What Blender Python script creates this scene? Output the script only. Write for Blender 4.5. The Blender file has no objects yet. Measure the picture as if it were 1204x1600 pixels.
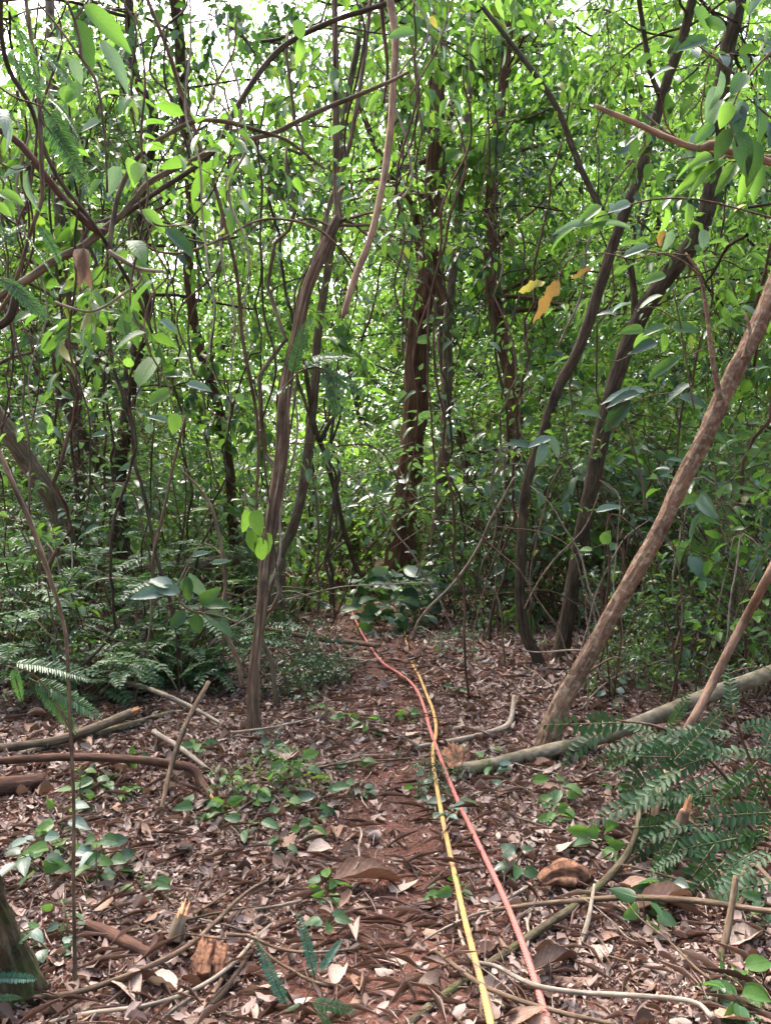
import bpy, math
import numpy as np
from mathutils import Matrix, Vector

SC = bpy.context.scene
COL = SC.collection
rng = np.random.default_rng(11)
pi = math.pi

# ------------------------------------------------------------------ camera
F, HOR, CH = 1256.0, 770.0, 1.45          # focal length in photo pixels, horizon row, eye height
PITCH = math.atan((800 - HOR) / F)
cd = bpy.data.cameras.new('camera')
cam = bpy.data.objects.new('camera', cd); COL.objects.link(cam)
cam.location = (0, 0, CH); cam.rotation_euler = (pi / 2 - PITCH, 0, 0)
cd.sensor_fit = 'VERTICAL'; cd.sensor_height = 24.0; cd.sensor_width = 24.0
cd.lens = 24.0 * F / 1600.0
cd.clip_start = 0.05; cd.clip_end = 3000
SC.camera = cam

# ------------------------------------------------------------------ sky, sun, exposure
SUN_EL, SUN_AZ = math.radians(58), math.radians(-28)      # azimuth from +Y towards +X
W = bpy.data.worlds.new('World'); SC.world = W; W.use_nodes = True
nt = W.node_tree
bg = nt.nodes['Background']
sky = nt.nodes.new('ShaderNodeTexSky'); sky.sky_type = 'NISHITA'; sky.sun_disc = False
sky.sun_elevation = SUN_EL; sky.sun_rotation = SUN_AZ
sky.air_density = 0.85; sky.dust_density = 6.0; sky.ozone_density = 0.7
nt.links.new(sky.outputs[0], bg.inputs[0]); bg.inputs[1].default_value = 0.15
sl = bpy.data.lights.new('sun', 'SUN'); sl.energy = 1.15; sl.angle = math.radians(24); sl.color = (1.0, 0.95, 0.86)
so = bpy.data.objects.new('sun', sl); COL.objects.link(so)
sdir = Vector((math.sin(SUN_AZ) * math.cos(SUN_EL), math.cos(SUN_AZ) * math.cos(SUN_EL), math.sin(SUN_EL)))
so.rotation_euler = sdir.to_track_quat('Z', 'Y').to_euler()
so.location = (0, 0, 30)
SC.view_settings.view_transform = 'Standard'; SC.view_settings.look = 'None'
SC.view_settings.exposure = 2.7; SC.view_settings.gamma = 1.0
SC.view_settings.use_curve_mapping = False
SC.render.engine = 'CYCLES'
SC.cycles.use_denoising = True
SC.cycles.max_bounces = 5; SC.cycles.diffuse_bounces = 3; SC.cycles.glossy_bounces = 2
SC.cycles.transmission_bounces = 4; SC.cycles.transparent_max_bounces = 4
SC.cycles.sample_clamp_indirect = 6.0
SC.cycles.use_adaptive_sampling = True; SC.cycles.adaptive_threshold = 0.02

# ------------------------------------------------------------------ maths helpers
C0 = np.array([0, 0, CH]); RI = np.array([1.0, 0, 0])
FW = np.array([0, math.cos(PITCH), -math.sin(PITCH)]); UP = np.array([0, math.sin(PITCH), math.cos(PITCH)])
ZV = np.array([0, 0, 1.0])

def P(px, py, d):
    """world point seen at photo pixel (px, py), d metres in front of the camera"""
    return C0 + RI * ((px - 602) / F * d) + UP * ((800 - py) / F * d) + FW * d

def _h(ix, iy, iz, s):
    n = (ix * 374761393 + iy * 668265263 + iz * 2147483647 + s * 1274126177) & 0xffffffff
    n = ((n ^ (n >> 13)) * 1274126177) & 0xffffffff
    return ((n ^ (n >> 16)) & 0xffff) / 65535.0

def vnoise(p, s=0):
    """value noise in -1..1 at points p (n,3)"""
    p = np.atleast_2d(np.asarray(p, float)); i = np.floor(p).astype(np.int64); f = p - i
    f = f * f * (3 - 2 * f); r = 0
    for a in (0, 1):
        for b in (0, 1):
            for c in (0, 1):
                w = (f[:, 0] if a else 1 - f[:, 0]) * (f[:, 1] if b else 1 - f[:, 1]) * (f[:, 2] if c else 1 - f[:, 2])
                r = r + w * _h(i[:, 0] + a, i[:, 1] + b, i[:, 2] + c, s)
    return r * 2 - 1

def path_x(y):
    return np.interp(y, [1, 2.5, 4.5, 6, 8.7, 11, 14], [0.1, 0.05, 0.05, 0.02, -0.2, -0.65, -1.2])

def gz(x, y):
    x = np.asarray(x, float); y = np.asarray(y, float); sh = np.broadcast(x, y).shape
    x, y = np.broadcast_to(x, sh).ravel(), np.broadcast_to(y, sh).ravel()
    o = np.zeros_like(x)
    q = np.stack([x, y, o], 1)
    near = np.clip((30 - np.hypot(x, y)) / 20, 0, 1)
    z = near * (0.07 * vnoise(q * 0.7, 3) + 0.03 * vnoise(q * 2.3, 4) + 0.012 * vnoise(q * 7, 5) + 0.005 * vnoise(q * 21, 6))
    off = np.clip(np.abs(x - path_x(y)) - 0.5, 0, 3.5)
    z = z + near * (0.05 * off - 0.03)
    return z.reshape(sh)

def g1(x, y): return float(gz(x, y))

def G(px, py):
    """ground point under a photo pixel"""
    d = RI * ((px - 602) / F) + UP * ((800 - py) / F) + FW
    t = CH / max(-d[2], 1e-3)
    for _ in range(12):
        p = C0 + d * t; t = (CH - g1(p[0], p[1])) / max(-d[2], 1e-3)
    return C0 + d * t

def nrm(v):
    v = np.asarray(v, float); return v / (np.linalg.norm(v, axis=-1, keepdims=True) + 1e-9)

def catmull(pts, n):
    p = np.asarray(pts, float); k = len(p)
    if k == 2: return p[0] + (p[1] - p[0]) * np.linspace(0, 1, n)[:, None]
    ext = np.vstack([2 * p[0] - p[1], p, 2 * p[-1] - p[-2]])
    s = np.concatenate([[0], np.cumsum(np.linalg.norm(np.diff(p[:, :3], axis=0), axis=1) + 1e-6)])
    u = np.interp(np.linspace(0, s[-1], n), s, np.arange(k)); i = np.minimum(u.astype(int), k - 2); t = (u - i)[:, None]
    a, b, c, d = ext[i], ext[i + 1], ext[i + 2], ext[i + 3]
    return .5 * (2 * b + (c - a) * t + (2 * a - 5 * b + 4 * c - d) * t ** 2 + (3 * b - a - 3 * c + d) * t ** 3)

# ------------------------------------------------------------------ mesh helpers
class MB:
    def __init__(self): self.V = []; self.T = []; self.f = []; self.n = 0
    def add(self, V, faces, mat=0, tv=None):
        V = np.asarray(V, np.float32); self.V.append(V)
        self.T.append(np.zeros_like(V) if tv is None else np.asarray(tv, np.float32))
        for fa in faces:
            if len(fa): self.f.append((np.asarray(fa, np.int64) + self.n, mat))
        self.n += len(V); return self
    def build(self, name, mats, smooth=True):
        me = bpy.data.meshes.new(name)
        if not self.V: return me
        V = np.vstack(self.V); T = np.vstack(self.T)
        me.vertices.add(len(V)); me.vertices.foreach_set('co', V.ravel())
        idx = np.concatenate([f.ravel() for f, _ in self.f]).astype(np.int32)
        cnt = np.concatenate([np.full(len(f), f.shape[1], np.int32) for f, _ in self.f])
        mi = np.concatenate([np.full(len(f), m, np.int32) for f, m in self.f])
        st = np.concatenate([[0], np.cumsum(cnt)[:-1]]).astype(np.int32)
        me.loops.add(len(idx)); me.loops.foreach_set('vertex_index', idx)
        me.polygons.add(len(cnt)); me.polygons.foreach_set('loop_start', st); me.polygons.foreach_set('material_index', mi)
        if smooth: me.polygons.foreach_set('use_smooth', np.ones(len(cnt), bool))
        at = me.attributes.new('tv', 'FLOAT_VECTOR', 'POINT'); at.data.foreach_set('vector', T.ravel())
        me.update(calc_edges=True)
        for m in (mats if isinstance(mats, (list, tuple)) else [mats]): me.materials.append(m)
        return me

def tube(pts, rad, seg=8, n=None, flute=0.0, lobes=5, rough=0.0, fine=0.0, seed=0, cap=True, wob=0.0, smooth=True):
    pts = np.asarray(pts, float); rad = np.broadcast_to(np.asarray(rad, float), (len(pts),))
    if n is None: n = max(len(pts) * 4, 8)
    if smooth:
        q = catmull(np.hstack([pts, rad[:, None]]), n); c, r = q[:, :3], np.maximum(q[:, 3], 1e-4)
    else: c, r, n = pts, rad, len(pts)
    L = np.concatenate([[0], np.cumsum(np.linalg.norm(np.diff(c, axis=0), axis=1))])
    if wob:
        for a in range(3): c[:, a] += wob * vnoise(np.stack([L * 4 + 11 * a, L * 0 + seed, L * 0], 1), seed + a)
    t = nrm(np.gradient(c, axis=0))
    u = np.cross(t[0], [0.13, 0.31, 0.94]); 
    if np.linalg.norm(u) < .1: u = np.cross(t[0], [1, 0, 0])
    u = nrm(u); U = np.empty_like(c)
    for k in range(n):
        u = u - t[k] * np.dot(u, t[k]); u = u / (np.linalg.norm(u) + 1e-9); U[k] = u
    Vv = np.cross(t, U)
    a = np.arange(seg) / seg * 2 * pi
    R = np.repeat(r[:, None], seg, 1); aa = np.broadcast_to(a, R.shape); LL = np.broadcast_to(L[:, None], R.shape)
    rm = float(r.mean())
    if flute: R = R * (1 + flute * np.sin(lobes * aa + 2.5 * np.sin(LL * 1.7 + seed)) * (0.6 + 0.4 * np.sin(LL * 3 + seed)))
    if rough: 
        q = np.stack([np.cos(aa) * 2.2, np.sin(aa) * 2.2, LL / rm * .35], -1).reshape(-1, 3)
        R = R * (1 + rough * vnoise(q, seed + 1).reshape(R.shape))
    if fine:
        q = np.stack([np.cos(aa) * 7, np.sin(aa) * 7, LL / rm * .5], -1).reshape(-1, 3)
        R = R * (1 + fine * vnoise(q, seed + 2).reshape(R.shape))
    V = c[:, None] + R[..., None] * (np.cos(a)[None, :, None] * U[:, None] + np.sin(a)[None, :, None] * Vv[:, None])
    tv = np.stack([np.cos(aa) * r[:, None], np.sin(aa) * r[:, None], LL], -1)
    i, j = np.meshgrid(np.arange(n - 1), np.arange(seg), indexing='ij'); j2 = (j + 1) % seg
    Q = np.stack([i * seg + j, i * seg + j2, (i + 1) * seg + j2, (i + 1) * seg + j], -1).reshape(-1, 4)
    V = V.reshape(-1, 3); tv = tv.reshape(-1, 3); fs = [Q]
    if cap:
        m = len(V); V = np.vstack([V, c[0], c[-1]]); tv = np.vstack([tv, [0, 0, 0], [0, 0, L[-1]]])
        s = np.arange(seg); s2 = (s + 1) % seg; b = (n - 1) * seg
        fs.append(np.vstack([np.stack([s2, s, np.full(seg, m)], 1), np.stack([b + s, b + s2, np.full(seg, m + 1)], 1)]))
    return V, fs, tv

def leaf_tpl(a=.6, b=.9, rows=6, fold=.25, curl=.25, wave=0.0, seed=0, twist=0.0, serr=0.0, cup=0.0):
    """unit leaf along +Y: three columns, midrib, half width 0.5"""
    t = np.linspace(0, 1, rows + 1); w = t ** a * (1 - t) ** b; w = w / w.max() * .5
    r = np.random.default_rng(seed)
    V = []; A = []
    for k, tt in enumerate(t):
        z = -curl * tt * tt
        if k in (0, rows): V.append((0, tt, z)); A.append((0, tt, 1)); continue
        ws = w[k] * (1 + serr * r.uniform(-1, 1, 2)); tw = twist * (tt - .3)
        for s, ww in ((-1, ws[0]), (0, 0), (1, ws[1])):
            zz = z + fold * abs(s) * ww + wave * r.uniform(-1, 1) * abs(s) + cup * abs(s) * ww * tt * 2
            x = s * ww
            V.append((x * math.cos(tw), tt + .02 * abs(s) * r.uniform(-1, 1), zz + x * math.sin(tw))); A.append((s, tt, 1))
    V = np.array(V); T = []; Qd = []
    T += [(0, 2, 1), (0, 3, 2)]
    for k in range(rows - 2):
        o = 1 + 3 * k
        Qd += [(o, o + 1, o + 4, o + 3), (o + 1, o + 2, o + 5, o + 4)]
    o = 1 + 3 * (rows - 2); e = len(V) - 1
    T += [(o, o + 1, e), (o + 1, o + 2, e)]
    return V, [np.array(T), np.array(Qd).reshape(-1, 4)], np.array(A, float)

def rhomb(fold=.25, curl=.2, wmax=.42):
    V = np.array([(0, 0, 0), (-.5, wmax, fold * .5 - curl * .2), (0, wmax, -curl * .2), (.5, wmax, fold * .5 - curl * .2), (0, 1, -curl)])
    return V, [np.array([(0, 2, 1), (0, 3, 2), (1, 2, 4), (2, 3, 4)]), np.zeros((0, 4), int)], np.array([(0, 0, 1), (-1, .4, 1), (0, .4, 1), (1, .4, 1), (0, 1, 1)], float)

def scatter(mb, tpl, pos, yd, zd, L, Wd, mat=0):
    TV, TF, TA = tpl; n = len(pos)
    if n == 0: return
    y = nrm(yd); x = nrm(np.cross(y, zd)); z = np.cross(x, y)
    L = np.broadcast_to(np.asarray(L, float), (n,))[:, None, None]; Wd = np.broadcast_to(np.asarray(Wd, float), (n,))[:, None, None]
    V = pos[:, None] + x[:, None] * TV[None, :, :1] * Wd + y[:, None] * TV[None, :, 1:2] * L + z[:, None] * TV[None, :, 2:] * L
    off = (np.arange(n) * len(TV))[:, None, None]
    mb.add(V.reshape(-1, 3), [(f[None] + off).reshape(-1, f.shape[1]) for f in TF if len(f)], mat, np.tile(TA, (n, 1)))

# ------------------------------------------------------------------ materials
def new_mat(name):
    m = bpy.data.materials.new(name); m.use_nodes = True
    n = m.node_tree.nodes; return m, n, m.node_tree.links, n['Principled BSDF'], n['Material Output']

def ramp(n, stops):
    r = n.new('ShaderNodeValToRGB'); e = r.color_ramp.elements
    while len(e) < len(stops): e.new(.5)
    for k, (p, c) in enumerate(stops): e[k].position = p; e[k].color = (*c, 1)
    return r

def bark(name, cols, zs=6.0, xs=60.0, bump=.5, bd=.01, rough=.9, patch=None, moss=None, ps=14):
    m, n, l, b, o = new_mat(name)
    at = n.new('ShaderNodeAttribute'); at.attribute_name = 'tv'
    oi = n.new('ShaderNodeObjectInfo')
    ad = n.new('ShaderNodeVectorMath'); ad.operation = 'ADD'
    sc = n.new('ShaderNodeVectorMath'); sc.operation = 'SCALE'; sc.inputs[0].default_value = (3, 5, 7)
    l.new(oi.outputs['Random'], sc.inputs['Scale']); l.new(at.outputs['Vector'], ad.inputs[0]); l.new(sc.outputs[0], ad.inputs[1])
    mp = n.new('ShaderNodeMapping'); mp.inputs['Scale'].default_value = (xs, xs, zs); l.new(ad.outputs[0], mp.inputs[0])
    no = n.new('ShaderNodeTexNoise'); no.inputs['Detail'].default_value = 5; no.inputs['Roughness'].default_value = .65; no.inputs['Scale'].default_value = 1
    l.new(mp.outputs[0], no.inputs['Vector'])
    k = len(cols); rp = ramp(n, [(.28 + .44 * i / max(k - 1, 1), c) for i, c in enumerate(cols)])
    l.new(no.outputs[0], rp.inputs[0]); col = rp.outputs[0]
    n2 = n.new('ShaderNodeTexNoise'); n2.inputs['Scale'].default_value = ps; n2.inputs['Detail'].default_value = 4
    l.new(ad.outputs[0], n2.inputs['Vector'])
    for tint, lo, hi in ((patch, .52, .6), (moss, .5, .66)):
        if tint:
            mr = n.new('ShaderNodeMapRange'); mr.inputs[1].default_value = lo; mr.inputs[2].default_value = hi; mr.clamp = True
            l.new(n2.outputs[0], mr.inputs[0]); mx = n.new('ShaderNodeMixRGB'); mx.inputs[2].default_value = (*tint, 1)
            l.new(mr.outputs[0], mx.inputs[0]); l.new(col, mx.inputs[1]); col = mx.outputs[0]
    n3 = n.new('ShaderNodeTexNoise'); n3.inputs['Scale'].default_value = 4.5; n3.inputs['Detail'].default_value = 5; n3.inputs['Roughness'].default_value = .7
    l.new(ad.outputs[0], n3.inputs['Vector']); r3 = ramp(n, [(.3, (.42, .42, .42)), (.5, (1, 1, 1)), (.72, (1.35, 1.3, 1.2))]); l.new(n3.outputs[0], r3.inputs[0])
    m3 = n.new('ShaderNodeMixRGB'); m3.blend_type = 'MULTIPLY'; m3.inputs[0].default_value = 1; l.new(col, m3.inputs[1]); l.new(r3.outputs[0], m3.inputs[2]); col = m3.outputs[0]
    l.new(col, b.inputs['Base Color']); b.inputs['Roughness'].default_value = rough
    b.inputs['Specular IOR Level'].default_value = .25
    bp = n.new('ShaderNodeBump'); bp.inputs['Strength'].default_value = bump; bp.inputs['Distance'].default_value = bd
    l.new(no.outputs[0], bp.inputs['Height']); l.new(bp.outputs[0], b.inputs['Normal'])
    return m

def leafmat(name, cols, tcol, tr=.4, rough=.42, spec=.45, veins=False, odd=None):
    m, n, l, b, o = new_mat(name)
    ge = n.new('ShaderNodeNewGeometry'); oi = n.new('ShaderNodeObjectInfo')
    mu = n.new('ShaderNodeMath'); mu.operation = 'MULTIPLY_ADD'; mu.inputs[1].default_value = .8
    l.new(oi.outputs['Random'], mu.inputs[0]); l.new(ge.outputs['Random Per Island'], mu.inputs[2])
    fr = n.new('ShaderNodeMath'); fr.operation = 'FRACT'; l.new(mu.outputs[0], fr.inputs[0])
    k = len(cols); st = [((.93 if odd else 1.0) * i / (k - 1), c) for i, c in enumerate(cols)]
    if odd: st += [(.955, odd), (1.0, odd)]
    rp = ramp(n, st); l.new(fr.outputs[0], rp.inputs[0]); col = rp.outputs[0]
    tm = n.new('ShaderNodeMixRGB'); tm.inputs[0].default_value = .72; tm.inputs[2].default_value = (*tcol, 1); l.new(col, tm.inputs[1]); tcs = tm.outputs[0]
    if veins:
        at = n.new('ShaderNodeAttribute'); at.attribute_name = 'tv'
        sx = n.new('ShaderNodeSeparateXYZ'); l.new(at.outputs['Vector'], sx.inputs[0])
        ab = n.new('ShaderNodeMath'); ab.operation = 'ABSOLUTE'; l.new(sx.outputs[0], ab.inputs[0])
        # side veins: sin(26*(t - 0.35|x|))
        a1 = n.new('ShaderNodeMath'); a1.operation = 'MULTIPLY_ADD'; a1.inputs[1].default_value = -.28; l.new(ab.outputs[0], a1.inputs[0]); l.new(sx.outputs[1], a1.inputs[2])
        a2 = n.new('ShaderNodeMath'); a2.operation = 'MULTIPLY'; a2.inputs[1].default_value = 58; l.new(a1.outputs[0], a2.inputs[0])
        a3 = n.new('ShaderNodeMath'); a3.operation = 'SINE'; l.new(a2.outputs[0], a3.inputs[0])
        a4 = n.new('ShaderNodeMapRange'); a4.inputs[1].default_value = .86; a4.inputs[2].default_value = 1; l.new(a3.outputs[0], a4.inputs[0])
        a5 = n.new('ShaderNodeMapRange'); a5.inputs[1].default_value = .09; a5.inputs[2].default_value = .03; l.new(ab.outputs[0], a5.inputs[0])
        mxv = n.new('ShaderNodeMath'); mxv.operation = 'MAXIMUM'; l.new(a4.outputs[0], mxv.inputs[0]); l.new(a5.outputs[0], mxv.inputs[1])
        vm = n.new('ShaderNodeMath'); vm.operation = 'MULTIPLY'; vm.inputs[1].default_value = .4; l.new(mxv.outputs[0], vm.inputs[0])
        mx = n.new('ShaderNodeMixRGB'); mx.blend_type = 'MIX'; l.new(vm.outputs[0], mx.inputs[0]); l.new(col, mx.inputs[1])
        mx.inputs[2].default_value = (*[min(1, c * 1.6 + .04) for c in cols[-1]], 1); col = mx.outputs[0]
        tc = n.new('ShaderNodeTexCoord'); no = n.new('ShaderNodeTexNoise'); no.inputs['Scale'].default_value = 9; no.inputs['Detail'].default_value = 4
        l.new(tc.outputs['Object'], no.inputs['Vector'])
        mr = n.new('ShaderNodeMapRange'); mr.inputs[1].default_value = .35; mr.inputs[2].default_value = .7; mr.inputs[3].default_value = .75; mr.inputs[4].default_value = 1.2; l.new(no.outputs[0], mr.inputs[0])
        m2 = n.new('ShaderNodeMixRGB'); m2.blend_type = 'MULTIPLY'; m2.inputs[0].default_value = 1; l.new(col, m2.inputs[1]); l.new(mr.outputs[0], m2.inputs[2]); col = m2.outputs[0]
        bp = n.new('ShaderNodeBump'); bp.inputs['Strength'].default_value = .35; bp.inputs['Distance'].default_value = .004; bp.invert = True
        l.new(mxv.outputs[0], bp.inputs['Height']); l.new(bp.outputs[0], b.inputs['Normal'])
    l.new(col, b.inputs['Base Color']); b.inputs['Roughness'].default_value = rough; b.inputs['Specular IOR Level'].default_value = spec
    t = n.new('ShaderNodeBsdfTranslucent'); l.new(tcs, t.inputs[0])
    ms = n.new('ShaderNodeMixShader'); ms.inputs[0].default_value = tr
    l.new(b.outputs[0], ms.inputs[1]); l.new(t.outputs[0], ms.inputs[2]); l.new(ms.outputs[0], o.inputs[0])
    return m

def plain(name, c1, c2, scale=40, rough=.85, bump=.3):
    m, n, l, b, o = new_mat(name)
    tc = n.new('ShaderNodeTexCoord'); no = n.new('ShaderNodeTexNoise'); no.inputs['Scale'].default_value = scale; no.inputs['Detail'].default_value = 6
    l.new(tc.outputs['Object'], no.inputs['Vector']); rp = ramp(n, [(.3, c1), (.7, c2)]); l.new(no.outputs[0], rp.inputs[0])
    l.new(rp.outputs[0], b.inputs['Base Color']); b.inputs['Roughness'].default_value = rough; b.inputs['Specular IOR Level'].default_value = .3
    bp = n.new('ShaderNodeBump'); bp.inputs['Strength'].default_value = bump; bp.inputs['Distance'].default_value = .01
    l.new(no.outputs[0], bp.inputs['Height']); l.new(bp.outputs[0], b.inputs['Normal'])
    return m

M = {}
M['bark_red'] = bark('bark_red', [(.03, .016, .012), (.085, .042, .03), (.15, .085, .06)], 9, 70, .6)
M['bark_dark'] = bark('bark_dark', [(.02, .013, .008), (.058, .04, .027), (.115, .085, .06)], 8, 60, .5)
M['bark_grey'] = bark('bark_grey', [(.05, .036, .023), (.125, .092, .062), (.23, .18, .13)], 8, 55, .5)
M['bark_fluted'] = bark('bark_fluted', [(.03, .017, .012), (.12, .072, .048), (.36, .27, .2)], 3.0, 60, .8, .02)
M['bark_shaggy'] = bark('bark_shaggy', [(.03, .016, .01), (.12, .06, .036), (.25, .14, .09)], 2.2, 45, .9, .03)
M['bark_mottled'] = bark('bark_mottled', [(.10, .055, .035), (.2, .115, .075), (.3, .2, .145)], 16, 70, .9, .014, patch=(.3, .22, .16), ps=30)
M['bark_pole'] = bark('bark_pole', [(.09, .068, .045), (.19, .155, .11), (.3, .26, .2)], 20, 34, .5, .008, moss=(.13, .12, .06))
M['bark_mossy'] = bark('bark_mossy', [(.035, .026, .016), (.09, .07, .042), (.17, .14, .095)], 12, 50, .9, .015, moss=(.075, .085, .03))
M['bark_tan'] = bark('bark_tan', [(.13, .075, .05), (.24, .145, .1), (.36, .24, .17)], 10, 60, .4)
M['twig'] = bark('twig', [(.05, .032, .02), (.125, .083, .055), (.24, .175, .125)], 14, 90, .4)
M['twig_pale'] = bark('twig_pale', [(.14, .105, .08), (.27, .215, .17), (.42, .35, .29)], 14, 90, .4)
M['twig_green'] = bark('twig_green', [(.05, .06, .025), (.11, .12, .055), (.18, .17, .1)], 14, 90, .2)
M['cut_wood'] = plain('cut_wood', (.42, .17, .075), (.68, .36, .2), 60)
M['rotten'] = plain('rotten', (.045, .022, .015), (.3, .145, .085), 38, .95, 1.0)
M['lf_bright'] = leafmat('lf_bright', [(.05, .125, .02), (.08, .19, .032), (.12, .25, .05)], (.27, .52, .06), .5)
M['lf_mid'] = leafmat('lf_mid', [(.028, .072, .02), (.045, .115, .03), (.07, .16, .045)], (.2, .42, .04), .42, odd=(.26, .22, .04), rough=.33, spec=.6)
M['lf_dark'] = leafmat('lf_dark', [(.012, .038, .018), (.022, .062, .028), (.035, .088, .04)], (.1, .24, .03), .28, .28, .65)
M['lf_grey'] = leafmat('lf_grey', [(.04, .085, .05), (.06, .12, .068), (.09, .16, .095)], (.18, .36, .08), .34, .28, .7)
M['lf_far'] = leafmat('lf_far', [(.022, .06, .014), (.05, .13, .026), (.1, .21, .05)], (.29, .54, .09), .5, odd=(.3, .26, .05))
M['nl_bright'] = leafmat('nl_bright', [(.06, .15, .03), (.085, .19, .035)], (.26, .5, .06), .45, .4, .45, True)
M['nl_mid'] = leafmat('nl_mid', [(.035, .09, .03), (.05, .125, .04)], (.17, .36, .05), .38, .38, .5, True)
M['nl_dark'] = leafmat('nl_dark', [(.014, .045, .024), (.026, .07, .034)], (.08, .2, .03), .25, .32, .55, True)
M['nl_pale'] = leafmat('nl_pale', [(.085, .15, .115), (.12, .19, .15)], (.2, .35, .14), .3, .34, .6, True)
M['nl_yellow'] = leafmat('nl_yellow', [(.3, .26, .05), (.4, .32, .07)], (.4, .4, .08), .3, .6, .25, True)
M['nl_orange'] = leafmat('nl_orange', [(.24, .13, .04), (.34, .22, .07)], (.36, .24, .06), .2, .6, .25, True)
M['fern'] = leafmat('fern', [(.025, .068, .026), (.04, .1, .036), (.062, .135, .05)], (.12, .3, .06), .34, .36, .55)
M['fern_pale'] = leafmat('fern_pale', [(.06, .125, .06), (.09, .165, .085)], (.16, .33, .08), .32, .42, .5)
M['fern_teal'] = leafmat('fern_teal', [(.05, .14, .11), (.09, .22, .17)], (.1, .3, .16), .3, .45, .45)
M['litter'] = leafmat('litter', [(.04, .022, .018), (.12, .07, .054), (.2, .135, .113), (.3, .222, .195), (.165, .09, .068), (.43, .35, .31)], (.28, .15, .09), .12, .55, .35)
M['dl_tan'] = leafmat('dl_tan', [(.3, .21, .165), (.42, .325, .27)], (.35, .22, .13), .15, .6, .3, True)
M['dl_brown'] = leafmat('dl_brown', [(.18, .095, .062), (.29, .18, .125)], (.25, .12, .07), .12, .55, .35, True)
M['dl_dark'] = leafmat('dl_dark', [(.055, .028, .019), (.1, .055, .038)], (.12, .06, .04), .08, .5, .4, True)

def ropemat(name, c1, c2):
    m, n, l, b, o = new_mat(name)
    at = n.new('ShaderNodeAttribute'); at.attribute_name = 'tv'
    wv = n.new('ShaderNodeTexWave'); wv.inputs['Scale'].default_value = 40; wv.inputs['Distortion'].default_value = 1.5; wv.bands_direction = 'DIAGONAL'
    l.new(at.outputs['Vector'], wv.inputs[0]); rp = ramp(n, [(.2, c1), (.8, c2)]); l.new(wv.outputs[0], rp.inputs[0])
    no = n.new('ShaderNodeTexNoise'); no.inputs['Scale'].default_value = 9; no.inputs['Detail'].default_value = 6; l.new(at.outputs['Vector'], no.inputs[0])
    mr = n.new('ShaderNodeMapRange'); mr.inputs[1].default_value = .46; mr.inputs[2].default_value = .66; mr.inputs[4].default_value = .85; mr.inputs[3].default_value = .12; l.new(no.outputs[0], mr.inputs[0])
    mx = n.new('ShaderNodeMixRGB'); mx.inputs[2].default_value = (.2, .11, .075, 1); l.new(mr.outputs[0], mx.inputs[0]); l.new(rp.outputs[0], mx.inputs[1])
    l.new(mx.outputs[0], b.inputs['Base Color']); b.inputs['Roughness'].default_value = .75
    bp = n.new('ShaderNodeBump'); bp.inputs['Strength'].default_value = .35; bp.inputs['Distance'].default_value = .004
    l.new(wv.outputs[0], bp.inputs['Height']); l.new(bp.outputs[0], b.inputs['Normal'])
    return m
M['rope_red'] = ropemat('rope_red', (.44, .1, .09), (.55, .15, .135))
M['rope_yellow'] = ropemat('rope_yellow', (.46, .26, .07), (.56, .33, .1))

def soilmat():
    m, n, l, b, o = new_mat('soil')
    tc = n.new('ShaderNodeTexCoord')
    n1 = n.new('ShaderNodeTexNoise'); n1.inputs['Scale'].default_value = 3; n1.inputs['Detail'].default_value = 8; l.new(tc.outputs['Object'], n1.inputs[0])
    n2 = n.new('ShaderNodeTexNoise'); n2.inputs['Scale'].default_value = 60; n2.inputs['Detail'].default_value = 6; l.new(tc.outputs['Object'], n2.inputs[0])
    r1 = ramp(n, [(.3, (.055, .021, .014)), (.7, (.13, .05, .033))]); l.new(n1.outputs[0], r1.inputs[0])
    r2 = ramp(n, [(.3, (.45, .45, .45)), (.7, (1.4, 1.35, 1.3))]); l.new(n2.outputs[0], r2.inputs[0])
    mx = n.new('ShaderNodeMixRGB'); mx.blend_type = 'MULTIPLY'; mx.inputs[0].default_value = 1; l.new(r1.outputs[0], mx.inputs[1]); l.new(r2.outputs[0], mx.inputs[2])
    l.new(mx.outputs[0], b.inputs['Base Color']); b.inputs['Roughness'].default_value = .95
    bp = n.new('ShaderNodeBump'); bp.inputs['Strength'].default_value = .9; bp.inputs['Distance'].default_value = .02
    l.new(n2.outputs[0], bp.inputs['Height']); l.new(bp.outputs[0], b.inputs['Normal'])
    return m
M['soil'] = soilmat()

# ------------------------------------------------------------------ object helpers
def link(name, me, parent=None, mat4=None):
    o = bpy.data.objects.new(name, me); COL.objects.link(o)
    if parent is not None: o.parent = parent
    if mat4 is not None: o.matrix_basis = mat4
    return o

def tag(o, label=None, cat=None, group=None, kind=None):
    if label: o['label'] = label
    if cat: o['category'] = cat
    if group: o['group'] = group
    if kind: o['kind'] = kind
    return o

def empty(name, loc, label, cat, group=None, rz=0.0, s=1.0):
    o = bpy.data.objects.new(name, None); COL.objects.link(o)
    o.location = loc; o.rotation_euler = (0, 0, rz); o.scale = (s, s, s); o.empty_display_size = .1
    return tag(o, label, cat, group)

def orient(pos, yd, zd, L, Wd=None):
    y = nrm(yd); x = nrm(np.cross(y, zd)); z = np.cross(x, y); Wd = L if Wd is None else Wd
    m = np.eye(4); m[:3, 0] = x * Wd; m[:3, 1] = y * L; m[:3, 2] = z * L; m[:3, 3] = pos
    return Matrix(m.tolist())

def mesh_of(tpl, name, mat):
    return MB().add(tpl[0], tpl[1], 0, tpl[2]).build(name, mat)

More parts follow.
